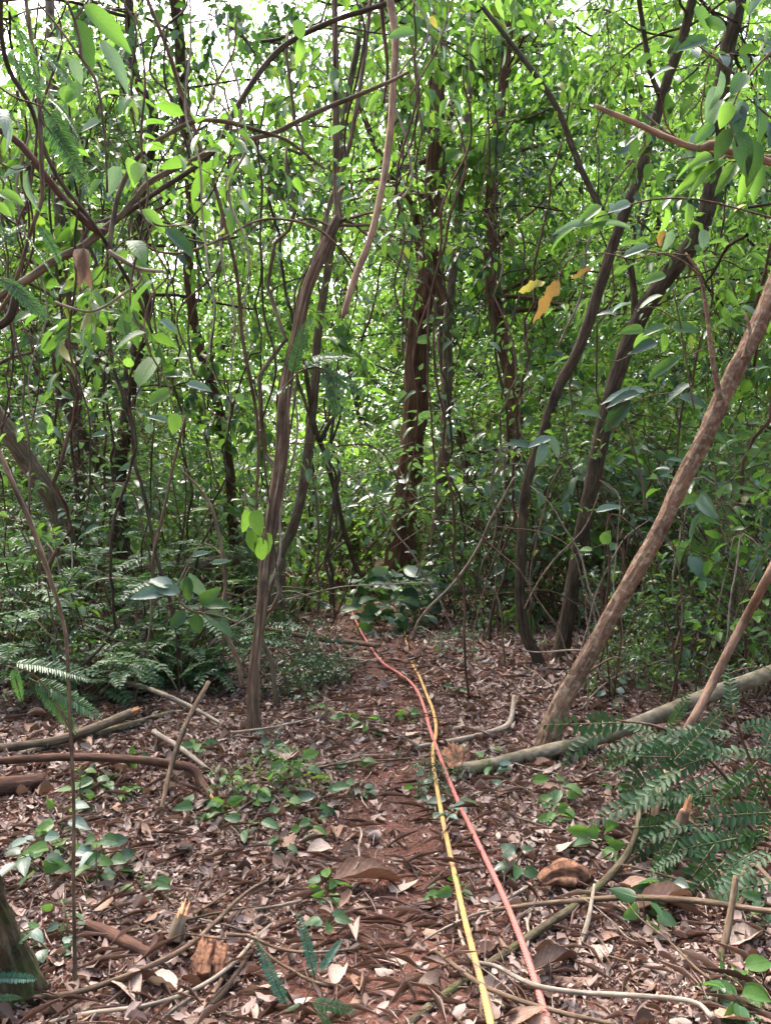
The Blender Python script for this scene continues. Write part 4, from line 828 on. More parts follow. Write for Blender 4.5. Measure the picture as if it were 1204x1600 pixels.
# ================================================================== LEAF LITTER
r = np.random.default_rng(21)
DT = [leaf_tpl(.55, .8, 5, f, c, .05, s, tw, .15, cu) for s, (f, c, tw, cu) in enumerate([(.3, .3, .5, .2), (-.4, .15, -.4, -.2), (.8, .1, .2, .5), (.1, -.25, .7, .1), (-.2, .4, -.8, .1), (.4, -.15, .3, -.2), (.1, .1, .1, .1), (-.15, .2, .2, 0)])]
mb = MB()
def litter(n, d0, d1, L0, L1, tpls, up=.02, tl=.45, pw=1.0, thin=.3):
    y = d0 + (d1 - d0) * r.random(n) ** pw; x = r.uniform(-.56, .56, n) * y + r.normal(0, .1, n)
    # bare red soil shows along the trodden line and at the bottom centre
    bare = np.exp(-((x - path_x(y)) / .34) ** 2) * (.7 + .45 * vnoise(np.stack([x * 1.3, y * 1.3, x * 0], 1), 14)) + .5 * np.exp(-(((x + .12) / .42) ** 2 + ((y - 2.45) / .5) ** 2))
    kp = r.random(n) > np.clip(bare, 0, .8); x, y = x[kp], y[kp]; k = len(x)
    pos = np.stack([x, y, gz(x, y) + r.uniform(.003, up, k)], 1); a = r.uniform(0, 2 * pi, k)
    yd = np.stack([np.cos(a), np.sin(a), r.normal(0, .22, k)], 1); zd = ZV * np.where(r.random(k) < .5, 1, -1)[:, None] + r.normal(0, tl, (k, 3))
    L = r.uniform(L0, L1, k) * r.uniform(.7, 1.15, k); w = L * r.uniform(.3, .55, k)
    which = r.integers(0, len(tpls), k)
    for t in range(len(tpls)):
        m = which == t; scatter(mb, tpls[t], pos[m], yd[m], zd[m], L[m], w[m])
litter(21000, 2.0, 6.0, .02, .075, DT, .022, .45, pw=.75)
litter(60000, 2.0, 6.0, .008, .032, [rhomb(.5, .4), rhomb(-.4, .2)], .022, .6)
litter(22000, 5.5, 13.0, .05, .1, [rhomb(.6, .5), rhomb(-.5, .3)], .04, .5)
# straw-thin rotting stems
n = 4500; y = 2.0 + 5 * r.random(n); x = r.uniform(-.56, .56, n) * y; a = r.uniform(0, 2 * pi, n)
scatter(mb, rhomb(.2, .1), np.stack([x, y, gz(x, y) + r.uniform(.01, .035, n)], 1), np.stack([np.cos(a), np.sin(a), r.normal(0, .15, n)], 1), ZV + r.normal(0, .3, (n, 3)), r.uniform(.06, .22, n), r.uniform(.003, .007, n))
tag(link('leaf_litter', mb.build('leaf_litter', M['litter'])), 'brown leaf litter covering the forest floor', 'litter', kind='stuff')

DLM = {t: [mesh_of(leaf_tpl(.55, .8, 9, f, c, .03, s + 40, tw, .1, cu), 'fallen_leaf', M['dl_' + t]) for s, (f, c, tw, cu) in enumerate([(.25, .2, .4, .15), (-.3, .15, -.3, -.15), (.4, .1, .2, .25), (.1, -.2, .5, .1), (-.15, .3, -.6, .1)])] for t in ('tan', 'brown', 'dark')}
for k in range(270):
    d = 2.15 + 3.6 * r.random() ** 1.2; x = r.uniform(-.52, .52) * d
    t = str(r.choice(['tan', 'brown', 'brown', 'dark'])); a = r.uniform(0, 2 * pi); L = r.uniform(.06, .13)
    o = link('fallen_leaf', DLM[t][k % 5], None, orient((x, d, g1(x, d) + r.uniform(.012, .03)), (math.cos(a), math.sin(a), r.normal(0, .18)), ZV * r.choice([1, 1, -1]) + r.normal(0, .28, 3), L, L * r.uniform(.35, .6)))
    tag(o, '%s %s dead leaf %s %s' % ('large' if L > .11 else 'small', {'tan': 'pale tan', 'brown': 'mid brown', 'dark': 'dark brown'}[t], 'left of the ropes' if x < path_x(d) else 'right of the ropes', 'at the bottom' if d < 2.9 else 'halfway up' if d > 4 else 'close by'), 'leaf', 'dead leaves on the litter')
def big_leaf(label, px, py, ang, lpx, tone, ws, f=.3, c=.15, tw=.3, s=3):
    p = G(px, py); d = (p - C0) @ FW; a = math.radians(ang); L = lpx / F * d * 1.15
    me = mesh_of(leaf_tpl(.55, .8, 10, f, c, .03, s, tw, .08, .2), 'fallen_leaf', M[tone])
    tag(link('fallen_leaf', me, None, orient(p + ZV * .028, (math.cos(a), -math.sin(a) * 1.6, .02), ZV * .95 - FW * .22, L, L * ws)), label, 'leaf')
big_leaf('large dark curled leaf under the straight dark branch', 995, 1432, -8, 84, 'dl_brown', .34, .45, -.05)
big_leaf('folded brown leaf left of the large dark curled leaf', 970, 1390, 60, 70, 'dl_brown', .5)
big_leaf('mustard tan leaf at the right edge beyond the dark stake', 1140, 1490, -20, 70, 'dl_tan', .4)
big_leaf('pinkish tan leaf standing out below the fluted trunk', 435, 1200, -50, 48, 'dl_tan', .6)
big_leaf('large flat brown leaf in the middle of the litter', 520, 1385, -5, 95, 'dl_brown', .35)
big_leaf('pointed pinkish leaf in the lower left litter', 190, 1540, 40, 60, 'dl_tan', .6)
big_leaf('pale torn leaf beside the teal seedling fronds', 520, 1555, -70, 55, 'dl_tan', .45)
big_leaf('dark purple-brown leaf between the red rope and pale twig', 830, 1530, -20, 85, 'dl_dark', .3)

# ================================================================== FERNS AND PINNATE PLANTS
def frond_mesh(name, mat, pairs=13, lw=.2, ll=.3, arch=.35, seed=0, fill=.9, up=.15, tpl=None, drop=0.0):
    """unit frond along +Y arching down; each leaflet a folded blade"""
    r = np.random.default_rng(seed); mb = MB(); t = np.linspace(0, 1, 9)
    mb.add(*reorder(tube(np.stack([0 * t, t, -arch * t * t], 1), np.linspace(.012, .004, 9), 4, 9, cap=False), 1))
    u = np.linspace(.1, .98, pairs); prof = np.sin(pi * np.clip(u, .02, .98) ** .75) ** .55
    for s in (-1, 1):
        pos = np.stack([0 * u, u, -arch * u * u], 1)
        yd = np.stack([s * np.ones(pairs), .45 + .2 * u, -2 * arch * u * .5 + up + r.normal(0, .1, pairs)], 1)
        zd = np.stack([-s * up * np.ones(pairs), 2 * arch * u, np.ones(pairs)], 1) + r.normal(0, .12, (pairs, 3))
        L = ll * prof * r.uniform(.8, 1.12, pairs); kp = r.random(pairs) >= drop; zd = zd + r.normal(0, .2, (pairs, 3)) * (drop > 0); scatter(mb, tpl or leaf_tpl(.45, .5, 4, .2, .15), pos[kp], yd[kp], zd[kp], L[kp], np.minimum(L * lw * 2, fill / pairs)[kp])
    return mb.build(name, [mat, M['twig_green']])
M['fern_deep'] = leafmat('fern_deep', [(.018, .05, .02), (.026, .07, .027), (.04, .092, .036)], (.09, .21, .04), .3, .5, .35)
FR_FERN = [frond_mesh('frond', M['fern'], 13, .2, .19, a, s, drop=.12) for s, a in enumerate((.25, .45, .6, .35))]
FR_DEEP = [frond_mesh('frond', M['fern_deep'], 12, .21, .17, a, s + 50, drop=.08) for s, a in enumerate((.2, .4, .6, .3))]
FR_PALE = [frond_mesh('frond', M['fern_pale'], 12, .22, .2, a, s + 5, drop=.12) for s, a in enumerate((.2, .4, .6))]
FR_MIM = [frond_mesh('frond', M['fern'], 30, .12, .16, a, s + 9, .95) for s, a in enumerate((.2, .45))]
FR_TEAL = [frond_mesh('frond', M['fern_teal'], 28, .14, .12, .15, 30, .95, .9), frond_mesh('frond', M['fern_teal'], 24, .14, .18, .25, 31, .95, .7)]

def frond_at(e, off, me, px, py, ang, lpx, d, r, roll=.35, tip=.2):
    d = min(d, float((G(px, py + lpx * .3) - C0) @ FW) - .12) if py > 850 else d
    a = math.radians(ang); L = lpx / F * d
    yd = RI * math.cos(a) - UP * math.sin(a) + FW * r.normal(0, tip)
    link('frond', me, e, orient(P(px, py, d) - off, yd, -FW * .7 + ZV * .8 + r.normal(0, roll, 3), L))

def pinnate_bush(px, d, H, n, fr, label, r, name='pinnate_shrub', cat='shrub', group='ferny shrubs at the left', L=(.2, .4)):
    x = (px - 602) / F * d; off = np.array([x, d, g1(x, d)]); e = empty(name, off, label, cat, group)
    for s in range(3):
        a = r.uniform(0, 2 * pi); st = walk(r, (r.normal(0, .05), r.normal(0, .05), -.03), (math.cos(a) * .45, math.sin(a) * .45, 1), H * r.uniform(.7, 1.1), 6, .15, -.02)
        link('stem', stem_mesh(st, np.linspace(.008, .003, 7), M['twig'], 5, 14), e)
        for q in range(n):
            t = r.uniform(.3, 1); i = min(int(t * 6), 5); p = st[i] + (st[i + 1] - st[i]) * r.random(); a = r.uniform(0, 2 * pi); Lf = r.uniform(*L)
            link('frond', fr[int(r.integers(len(fr)))], e, orient(p, (math.cos(a), math.sin(a), r.uniform(-.1, .5)), ZV + r.normal(0, .2, 3), Lf))
r = np.random.default_rng(66)
for px, d, H in [(-20, 5.4, .7), (40, 5.9, .8), (95, 6.6, .9), (150, 6.0, .75), (200, 6.8, .9), (250, 6.1, .6), (20, 7.2, 1.1), (120, 7.6, 1.1), (180, 7.9, 1.2), (240, 7.4, 1.1), (300, 6.7, .7), (-10, 8.2, 1.2), (310, 7.8, .8), (60, 6.2, .6), (210, 5.5, .5), (335, 6.0, .45), (290, 5.6, .4), (130, 5.2, .45)]:
    pinnate_bush(px, d, H * 1.6, 14, FR_FERN if r.random() < .55 else FR_PALE, '%s ferny shrub of pinnate leaves %s' % ('low' if H < .65 else 'tall' if H > 1 else 'knee-high', place_word(px)), r)

off = P(1180, 1330, 3.5); off[2] = g1(off[0], off[1]); e = empty('pinnate_sapling', off, 'dark green pinnate sapling spreading over the right end of the fallen pole', 'sapling')
for pts, w in [([(1250, 1400), (1190, 1300), (1120, 1200), (1040, 1140), (960, 1125)], [6, 6, 5, 3]), ([(1250, 1400), (1180, 1330), (1110, 1290), (1060, 1300)], [6, 5, 4]), ([(1250, 1400), (1200, 1250), (1160, 1160), (1145, 1100)], [6, 5, 4]), ([(1120, 1200), (1060, 1185), (1000, 1182)], [4, 3, 2])]:
    q, ds = trace(pts, 3.6, 3.4); link('stem', stem_mesh(q - off, wr(w, ds), M['twig'], 6, 24), e)
for px, py, an, L in [(985, 1128, 178, 130), (960, 1130, 150, 110), (1040, 1142, -60, 70), (1035, 1140, 120, 80), (1080, 1165, 170, 90), (1000, 1180, 105, 130), (985, 1175, 150, 80), (1100, 1185, 160, 130), (1110, 1195, 200, 100), (1150, 1150, 190, 110), (1145, 1120, -90, 80), (1150, 1140, -20, 90), (1165, 1170, 15, 90), (1130, 1210, 150, 130),
                      (1180, 1210, 165, 120), (1185, 1230, 120, 110), (1200, 1200, 100, 130), (1190, 1180, -60, 90), (1110, 1290, 165, 110), (1120, 1295, 130, 100), (1090, 1290, 185, 110), (1075, 1300, 150, 80), (1150, 1310, 170, 120), (1160, 1320, 110, 90), (1200, 1300, 150, 110), (1210, 1330, 160, 130), (1205, 1270, 185, 130), (1100, 1240, 175, 100), (1060, 1260, 150, 90), (1180, 1350, 150, 110), (1215, 1380, 165, 120)]:
    frond_at(e, off, FR_DEEP[int(r.integers(4))], px, py, an, L, 3.5 + r.normal(0, .12), r)
for k in range(26):
    px = r.uniform(980, 1215); frond_at(e, off, FR_DEEP[int(r.integers(4))], px, 1130 + (px - 960) * .15 + r.uniform(0, 190), r.choice([r.uniform(90, 210), r.uniform(-60, 60)], p=[.75, .25]), r.uniform(70, 135), 3.45 + r.normal(0, .15), r)

off = P(110, 1160, 2.45); e = empty('feathery_branch', off, 'feathery dark green fronds on the slender sapling at left', 'branch')
q, ds = trace([(116, 1150), (60, 1060), (10, 1040)], 2.42); link('stem', stem_mesh(q - off, wr([3, 3, 2], ds), M['twig'], 5, 12), e)
for k, (px, py, an, L) in enumerate([(15, 1035, 3, 125), (50, 1062, 42, 110), (45, 1060, 25, 130), (20, 1040, 75, 60), (0, 1050, 160, 60)]): frond_at(e, off, FR_MIM[k % 2], px, py, an, L, 2.42, r, .2, .1)
off = P(60, 170, 2.5); e = empty('feathery_branch', off, 'feathery fronds drooping at the upper left among the vines', 'branch')
q, ds = trace([(-20, 120), (20, 150), (62, 165), (80, 180)], 2.5); link('stem', stem_mesh(q - off, wr([4, 3, 2], ds), M['twig'], 5, 12), e)
for k, (px, py, an, L) in enumerate([(66, 188, 52, 115), (64, 160, 50, 130), (20, 90, 50, 80), (25, 40, 60, 75), (55, 70, 40, 90), (70, 150, 30, 80)]): frond_at(e, off, FR_MIM[k % 2], px, py, an, L, 2.5, r, .2, .1)
off = P(0, 400, 2.5); e = empty('feathery_branch', off, 'feathery fronds at the left edge level with the bough fork', 'branch')
q, ds = trace([(-40, 380), (-10, 390), (10, 420)], 2.5); link('stem', stem_mesh(q - off, wr([4, 3, 2], ds), M['twig'], 5, 12), e)
for k, (px, py, an, L) in enumerate([(-20, 400, -50, 80), (-10, 430, 28, 95), (5, 435, 40, 90), (60, 350, 50, 70), (30, 360, 45, 90), (-30, 340, 20, 60)]): frond_at(e, off, FR_MIM[k % 2], px, py, an, L, 2.5, r, .2, .1)
off = P(480, 600, 4.7); e = empty('feathery_branch', off, 'feathery light green fronds in front of the fluted trunk', 'branch')
q, ds = trace([(440, 610), (470, 580), (500, 575), (520, 590)], 4.7); link('stem', stem_mesh(q - off, wr([3, 3, 2], ds), M['twig'], 5, 12), e)
for k, (px, py, an, L) in enumerate([(455, 590, -75, 90), (470, 580, -40, 80), (490, 575, 20, 100), (500, 580, 50, 90), (480, 560, -10, 80), (460, 600, 160, 60), (510, 600, 70, 60)]): frond_at(e, off, FR_PALE[k % 2] if k % 2 else FR_MIM[0], px, py, an, L, 4.7, r, .3, .2)
off = G(450, 1590); e = empty('mimosa_seedling', off, 'teal folded fronds of a seedling on bare soil at the bottom', 'seedling')
for pts, w in [([(455, 1620), (478, 1560), (492, 1530)], [3, 2, 2]), ([(455, 1620), (452, 1590), (450, 1572)], [2, 2])]:
    q, ds = trace(pts, 2.32); link('stem', stem_mesh(q - off, wr(w, ds), M['twig_green'], 5, 10), e)
for me, px, py, an, L in [(FR_TEAL[0], 450, 1572, -114, 118), (FR_TEAL[0], 492, 1530, -102, 108), (FR_TEAL[1], 500, 1520, -58, 55), (FR_MIM[0], 482, 1565, 12, 80), (FR_MIM[0], 470, 1570, 160, 30), (FR_MIM[1], 490, 1575, 40, 60)]: frond_at(e, off, me, px, py, an, L, 2.32, r, .12, .1)
off = P(-10, 1500, 2.3); e = empty('feathery_branch', off, 'feathery green fronds at the lower left corner over the mossy trunk foot', 'branch')
q, ds = trace([(-40, 1560), (-10, 1530), (5, 1510)], 2.25); link('stem', stem_mesh(q - off, wr([3, 3, 2], ds), M['twig'], 5, 8), e)
for me, px, py, an, L in [(FR_MIM[0], -5, 1505, -48, 70), (FR_TEAL[1], -10, 1528, -5, 65), (FR_MIM[1], -10, 1560, -5, 40)]: frond_at(e, off, me, px, py, an, L, 2.25, r, .15, .1)

# ================================================================== HERBS AND SMALL BROADLEAF PLANTS (each leaf an object)
def herb(px, py, n, H, L, shape, tones, label, group, r, name='seedling', cat='seedling', ws=.55, spread=1.0, droop=.15):
    p = G(px, py); e = empty(name, p, label, cat, group)
    st = walk(r, (0, 0, -.02), (r.normal(0, .25), r.normal(0, .25), 1), H, 5, .15, 0)
    link('stem', stem_mesh(st, np.linspace(.004, .002, 6), M['twig_green'], 5, 10), e)
    for k in range(n):
        t = (k + .6) / n; i = min(int(t * 5), 4); b = st[i] + (st[i + 1] - st[i]) * r.random(); a = k * 2.4 + r.normal(0, .3); dr = np.array([math.cos(a), math.sin(a), r.uniform(-.1, .45)])
        o = b + dr * spread * L * r.uniform(.2, .6)
        link('leaf', nleaf(shape, str(r.choice(tones))), e, orient(o, dr + np.array([0, 0, -droop]), ZV * .8 - FW * .45 + r.normal(0, .4, 3), L * r.uniform(.65, 1.15), L * ws))
r = np.random.default_rng(99)
for px, py, n, H, L in [(600, 990, 46, .75, .22), (575, 970, 36, .6, .21), (640, 980, 36, .65, .2), (615, 960, 40, 1.05, .2), (660, 965, 24, .5, .19)]:
    herb(px, py, n, H, L, 'obov', ['dark', 'mid', 'mid', 'pale', 'pale'], 'broad dark glossy leaved plant %s' % {600: 'at the front of the clump by the path', 575: 'at the left of the clump by the path', 640: 'at the right of the clump by the path', 615: 'tallest of the clump by the path', 660: 'smallest of the clump by the path'}[px], 'broadleaf clump below the shaggy trunk', r, 'broadleaf_plant', 'plant', .62)
for px, py, n, H, L, lab in [(700, 935, 18, .6, .2, 'very dark broad leaves against the straight grey stem'), (735, 930, 16, .55, .18, 'dark broad-leaved plant left of the stout dark trunk'), (745, 985, 12, .25, .16, 'low dark plant below the stout dark trunk'), (775, 960, 8, .5, .12, 'upright plant with narrow pale leaves at the stout dark trunk'), (520, 960, 10, .25, .2, 'pale broad leaves low at the path end')]:
    herb(px, py, n, H, L, 'ov', ['dark', 'dark', 'dark', 'mid'] if 'dark broad' in lab or 'dark plant' in lab else ['pale', 'pale', 'mid'], lab, None, r, 'broadleaf_plant', 'plant', .5)
HERBS = [(450, 1240, 'green'), (475, 1225, 'green'), (430, 1260, 'green'), (395, 1260, 'green'), (370, 1235, 'green'), (490, 1270, 'dark'), (680, 1230, 'grey'), (660, 1250, 'grey'), (700, 1265, 'grey'), (685, 1290, 'grey'), (540, 1130, 'green'), (570, 1150, 'green'), (560, 1200, 'green'), (500, 1110, 'green'), (470, 1080, 'dark'), (450, 1060, 'dark'), (500, 1060, 'dark'), (520, 1075, 'dark'), (480, 1100, 'dark'), (535, 1050, 'dark'),
         (700, 1000, 'grey'), (720, 1020, 'grey'), (690, 1030, 'grey'), (735, 1040, 'grey'), (705, 1085, 'grey'), (755, 1000, 'grey'), (440, 1330, 'dark'), (470, 1310, 'green'), (400, 1190, 'dark'), (415, 1175, 'dark'), (510, 1400, 'green'), (505, 1460, 'dark'), (350, 1290, 'green'), (320, 1270, 'green'), (90, 1310, 'pale'), (60, 1330, 'pale'), (110, 1340, 'pale'), (70, 1370, 'dark'), (165, 1370, 'dark'), (150, 1390, 'pale'), (110, 1470, 'grey'), (90, 1490, 'grey'),
         (190, 1240, 'pale'), (160, 1230, 'green'), (130, 1260, 'green'), (860, 1290, 'green'), (880, 1260, 'green'), (790, 1370, 'dark'), (760, 1200, 'pale'), (770, 1215, 'grey'), (690, 1400, 'green'), (1167, 1585, 'green'), (850, 1010, 'green'), (840, 990, 'green'), (1010, 1080, 'green'), (1040, 1060, 'green'), (1080, 1050, 'dark'), (960, 1100, 'grey'), (1130, 1040, 'green'), (920, 1080, 'dark'), (990, 1020, 'green'), (1100, 1000, 'grey'), (1160, 1010, 'green'), (1050, 990, 'grey'),
         (1185, 1440, 'dark'), (1030, 1400, 'dark'), (1010, 1450, 'dark'), (640, 1130, 'green'), (300, 1180, 'green'), (220, 1200, 'dark'), (260, 1080, 'dark'), (180, 1090, 'dark'), (80, 1100, 'green'), (330, 1060, 'dark'), (380, 1040, 'dark'), (440, 1010, 'green'), (470, 1000, 'dark'), (560, 1245, 'grey'), (240, 1400, 'green'), (380, 1310, 'green'), (1180, 1560, 'green'), (950, 1240, 'dark'), (930, 1330, 'green')]
for px, py, t in HERBS:
    tones = {'green': ['bright', 'mid'], 'dark': ['dark', 'mid'], 'grey': ['pale', 'mid', 'dark'], 'pale': ['pale', 'bright']}[t]
    near = place_word(px) if py < 1120 else ('left of the ropes' if px < 660 else 'right of the ropes') + (' close to the bottom' if py > 1360 else ' halfway up' if py > 1200 else ' further up')
    herb(px, py, int(r.integers(6, 12)), r.uniform(.06, .2), r.uniform(.055, .1), str(r.choice(['ov', 'ov', 'heart', 'lance'])), tones, '%s small-leaved seedling %s' % ({'green': 'bright green', 'dark': 'dark green', 'grey': 'grey green', 'pale': 'pale leaved'}[t], near.replace('of the thicket', '')), 'seedlings on the forest floor', r, 'forest_seedling')

# mid-depth leafy shrubs between the trunks
SHN = [shrub_species(301, 2.3, 'lf_grey', .12, .46, 4, .08, OV, (4, 4), spread=.5), shrub_species(302, 1.8, 'lf_mid', .11, .5, 4, .075, OV, (4, 4)), shrub_species(303, 2.8, 'lf_grey', .13, .4, 4, .085, OV, (5, 4), spread=.4), shrub_species(304, 1.2, 'lf_bright', .09, .55, 5, .07, OV, (4, 3))]
SHN.append(shrub_species(305, 2.5, 'lf_grey', .21, .45, 4, .11, OV, (4, 3), spread=.5)); SHN.append(shrub_species(306, 2.8, 'lf_bright', .19, .5, 4, .11, OV, (4, 3), spread=.6))
for px, d, s, sc in [(765, 10.2, 4, 1.0), (790, 9.4, 4, 1.1), (870, 9.2, 4, 1.1), (560, 12, 5, 1.2), (440, 10.4, 5, 1.0), (260, 9.6, 4, 1.1), (1000, 8.8, 5, 1.1), (1140, 7.6, 4, 1.0), (500, 13, 5, 1.4), (80, 9.4, 4, 1.0), (590, 14, 5, 1.6), (330, 11, 5, 1.1), (1060, 9.5, 5, 1.3), (790, 9.3, 0, .8), (770, 8.6, 2, .9), (840, 9.3, 2, 1.1), (905, 8.8, 0, 1.1), (965, 8.4, 1, 1.1), (1040, 8.0, 2, .9), (1090, 7.6, 0, 1.0), (1150, 6.2, 1, 1.0), (1200, 7.0, 2, 1.0), (1140, 6.1, 3, .8), (1180, 5.3, 3, .9), (1120, 8.5, 2, 1.1), (1240, 5.6, 1, 1.0), (560, 11.5, 3, 1.2), (590, 12.5, 1, 1.2), (540, 13, 0, 1.2), (470, 10, 3, 1.1), (420, 9.0, 0, .9), (310, 9.3, 1, 1.2), (260, 8.6, 0, 1.1), (60, 8.9, 2, 1.0), (-10, 7.2, 1, 1.0), (150, 9.9, 0, 1.2), (640, 12.8, 2, 1.1),  (30, 5.6, 1, .8)]:
    look = ('grey green', 'mid green', 'tall grey green', 'low bright green', 'large leaved grey', 'large leaved bright')[s]
    plant_tree(SHN[s], px, d, sc, '%s shrub %s %s' % (look, 'in front' if d < 6.6 else 'in the middle distance', place_word(px).replace(' of the thicket', '')), 'shrub', 'leafy shrubs between the trunks', 'leafy_shrub', ('stem', 'foliage'))

r = np.random.default_rng(808)
LOW = [shrub_species(601, 1.0, 'lf_dark', .07, .55, 7, .035, OV, (4, 4), 'twig_green', spread=.9, r0=.006), shrub_species(602, 1.1, 'lf_mid', .085, .5, 6, .05, OV, (4, 3), 'twig', spread=.8, r0=.006), shrub_species(603, 1.2, 'lf_grey', .08, .45, 6, .05, OV, (4, 3), 'twig', spread=.9, r0=.006)]
for px, py, sp, sc in [(480, 1080, 0, .42), (508, 1068, 0, .38), (455, 1090, 0, .35), (532, 1072, 0, .34), (440, 1040, 2, .4), (470, 1030, 0, .4), (985, 1065, 2, .4), (1010, 1055, 1, .6), (1080, 1045, 2, .7), (1150, 1050, 1, .7), (1195, 1085, 2, .6), (1060, 1000, 1, .8), (1120, 992, 2, .9), (1190, 1000, 1, .9), (1000, 1000, 2, .8), (60, 1095, 1, .5), (150, 1090, 2, .5), (230, 1075, 0, .5), (300, 1055, 1, .5), (350, 1040, 2, .5), (10, 1110, 2, .6), (760, 965, 2, .5), (800, 1000, 1, .4), (680, 955, 0, .5), (560, 930, 1, .6), (500, 935, 2, .4), (450, 960, 1, .5), (410, 1010, 0, .4), (590, 900, 1, .9), (545, 905, 2, .8), (720, 1010, 2, .25), (690, 1020, 2, .22), (470, 1235, 1, .2), (440, 1250, 1, .2), (690, 1240, 2, .2), (670, 1225, 2, .18), (380, 1265, 1, .2), (1100, 1110, 2, .4), (1030, 1100, 1, .35), (430, 985, 0, .7), (400, 960, 1, .8), (460, 940, 2, .7), (380, 1000, 2, .6), (350, 1010, 1, .7), (730, 960, 1, .7), (770, 975, 2, .7), (810, 960, 0, .7), (745, 940, 2, .9), (980, 1035, 1, .7), (1040, 1030, 2, .8), (1110, 1030, 1, .8), (1170, 1030, 2, .9), (1015, 1010, 2, .6), (300, 1085, 0, .4), (200, 1100, 1, .45), (490, 915, 1, .8), (700, 930, 1, .8), (950, 1085, 1, .4), (1000, 1085, 2, .45)]:
    p = G(px, py); e = empty('low_shrub', p, 'low %s bush %s %s' % (('dense dark green', 'mid green', 'grey green')[sp], 'on the open litter' if py > 1180 else 'close by' if py > 1040 else 'in the undergrowth', place_word(px)), 'bush', 'low bushes of the forest floor', r.uniform(0, 6.28), sc)
    link('stem', LOW[sp][0], e); f = link('foliage', LOW[sp][1], e); f['kind'] = 'stuff'

# ================================================================== LEAFY BOUGHS HANGING IN FROM THE CANOPY
def bough_species(seed, leafm, LL, ws, tpl=OV, L=1.5):
    r = np.random.default_rng(seed); acc = Acc()
    limb_tree(r, acc, (0, 0, 0), (1, 0, .15), L, .012, 2, (5, 6), .05, LL, grav=-.03, droop=.5, spread=.8, t0=.15)
    return acc_meshes(acc, 'bough%d' % seed, M['bark_dark'], M['twig'], M[leafm], tpl, ws, 5, 4)
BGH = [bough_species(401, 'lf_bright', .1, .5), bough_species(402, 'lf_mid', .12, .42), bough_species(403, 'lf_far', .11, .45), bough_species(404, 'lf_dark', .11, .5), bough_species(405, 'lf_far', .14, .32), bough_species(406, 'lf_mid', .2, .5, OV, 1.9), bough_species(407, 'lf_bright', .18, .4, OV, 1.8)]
r = np.random.default_rng(2024)
ZONES = [(16, 690, 1060, -60, 330, 8.0, 12), (14, 1060, 1230, -60, 420, 5.5, 9), (13, -30, 240, -60, 420, 4.8, 9.5), (5, 330, 620, -60, 90, 6.5, 9), (7, 540, 720, -40, 560, 11.5, 13.5), (7, 720, 1000, 330, 600, 9.0, 12), (6, 200, 520, 330, 620, 8.5, 11.5), (6, 1040, 1230, 380, 640, 6.5, 9)]
for n, x0, x1, y0, y1, d0, d1 in ZONES:
    for k in range(n):
        px, py, d = r.uniform(x0, x1), r.uniform(y0, y1), r.uniform(d0, d1); sp = int(r.choice([0, 1, 2, 3, 4, 5, 5, 6]))
        if d < 7.5 and sp > 4: sp -= 4
        look = ('bright green', 'deep green', 'yellow-green', 'dark', 'narrow leaved', 'large leaved', 'long leaved')[sp]
        lv = 'at the top' if py < 130 else 'high up' if py < 330 else 'at mid height'
        p = P(px, py, d); e = empty('leafy_bough', p, '%s leafy bough %s %s' % (look, lv, place_word(px)), 'branch', 'leafy boughs in the canopy', r.uniform(0, 2 * pi), r.uniform(.7, 1.25))
        link('limb', BGH[sp][0], e); f = link('foliage', BGH[sp][1], e); f['kind'] = 'stuff'

for px, py, d, sc in [(330, 95, 7.5, 1.0), (425, 120, 8, 1.0), (400, 60, 7, .9), (130, 560, 8.6, 1.0), (190, 610, 8.8, .9), (350, 300, 8.5, .9), (455, 250, 7.6, .8), (725, 300, 11.5, 1.1), (765, 200, 10, 1.0), (880, 330, 8.5, 1.0), (295, 390, 8, .9), (820, 420, 8.8, 1), (560, 120, 8, .9), (60, 300, 6.5, .9), (980, 300, 8, 1), (240, 250, 7.0, .8), (500, 40, 7.5, 1.0), (270, 30, 7, .9)]:  # backlit silhouette darkness is put into the leaf colour of these boughs
    p = P(px, py, d); e = empty('leafy_bough', p, 'dark silhouette-coloured leafy bough %s %s' % ('at the top' if py < 130 else 'high up' if py < 330 else 'at mid height', place_word(px)), 'branch', 'dark leafy boughs', r.uniform(0, 2 * pi), sc)
    link('limb', BGH[3][0], e); f = link('foliage', BGH[3][1], e); f['kind'] = 'stuff'
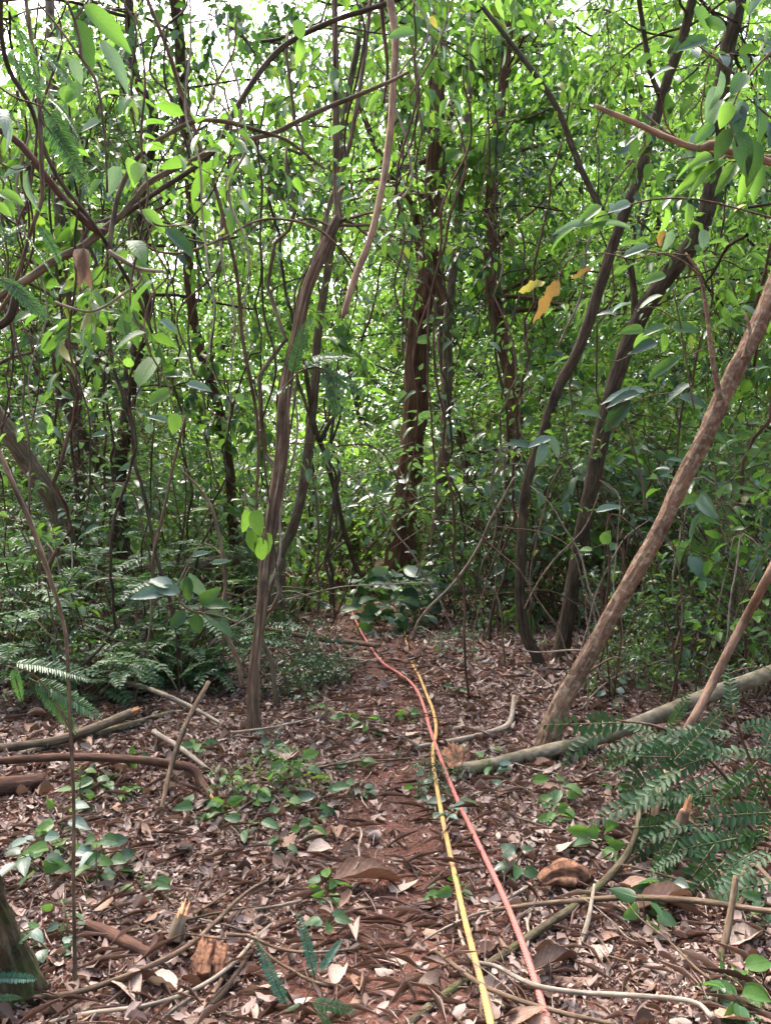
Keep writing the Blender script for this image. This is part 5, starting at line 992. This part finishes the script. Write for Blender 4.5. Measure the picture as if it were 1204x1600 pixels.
for k in range(22):      # near tangle of wiry lianas, mostly upper left and centre
    px = r.uniform(-20, 560) if k < 17 else r.uniform(620, 760); d = r.uniform(3.4, 6.0); y0 = r.uniform(-120, 150); Ln = r.uniform(350, 800); lean = r.normal(0, 90)
    pts = [(px + lean * t + r.normal(0, 13), y0 + Ln * t) for t in np.linspace(0, 1, 8)]
    vine('wiry_liana', '%s wiry liana %s %s' % ('slanting' if abs(lean) > 70 else 'wavy', 'hanging low' if y0 + Ln > 600 else 'high up', place_word(px)), pts, [3, 4, 4, 3, 2], str(r.choice(['twig', 'bark_dark', 'bark_red', 'twig_pale'])), d, d + r.normal(0, .3), group='wiry lianas', wob=.03, seg=5)

# thin dry twig tangle in the undergrowth on both sides
for k in range(112):
    right = k < 66
    px, py = (r.uniform(880, 1230), r.uniform(960, 1120)) if right else (r.uniform(-20, 370), r.uniform(1000, 1110)) if k < 94 else (r.uniform(400, 520), r.uniform(915, 985)) if k < 102 else (r.uniform(690, 860), r.uniform(930, 1010))
    b = G(px, py); dd = float((b - C0) @ FW); H = r.uniform(60, 330); lean = r.normal(0, 130)
    pts = [(px, py), (px + lean * .3 + r.normal(0, 12), py - H * .5), (px + lean * .7 + r.normal(0, 15), py - H * .9), (px + lean * 1.2, py - H * r.uniform(.7, 1.05))]
    p3, ds = trace(pts, dd, dd + r.normal(0, .35)); p3[0, 2] -= .04; w = r.uniform(2, 4.8)
    o = link('dry_stem', stem_mesh(p3 - b, wr([w, w * .8, w * .5], ds), M[str(r.choice(['twig', 'twig_pale', 'bark_red']))], 5, 20, 'dry_stem', wob=.02)); o.location = b
    tag(o, 'thin dry %s stem in the undergrowth %s' % ('upright' if abs(lean) < 70 else 'arching', place_word(px)), 'stem', 'dry stems in the undergrowth')

# ================================================================== LABELS: tell look-alikes apart by their order from the left
bpy.context.view_layer.update()
byl = {}
for o in COL.objects:
    if o.parent is None and 'label' in o and o.get('group'): byl.setdefault(o['label'], []).append(o)
ORD = ['leftmost'] + [w + ' from the left' for w in 'second third fourth fifth sixth seventh eighth ninth tenth eleventh twelfth thirteenth fourteenth fifteenth sixteenth seventeenth eighteenth nineteenth twentieth twenty-first twenty-second twenty-third twenty-fourth twenty-fifth twenty-sixth twenty-seventh twenty-eighth twenty-ninth'.split()]
for lab, os_ in byl.items():
    if 1 < len(os_) <= 29:
        os_.sort(key=lambda o: pxof(o.matrix_world.translation))
        for k, o in enumerate(os_):
            o['label'] = lab + ', ' + (ORD[k] if k < len(os_) - 1 else 'rightmost' if len(os_) > 1 else '')
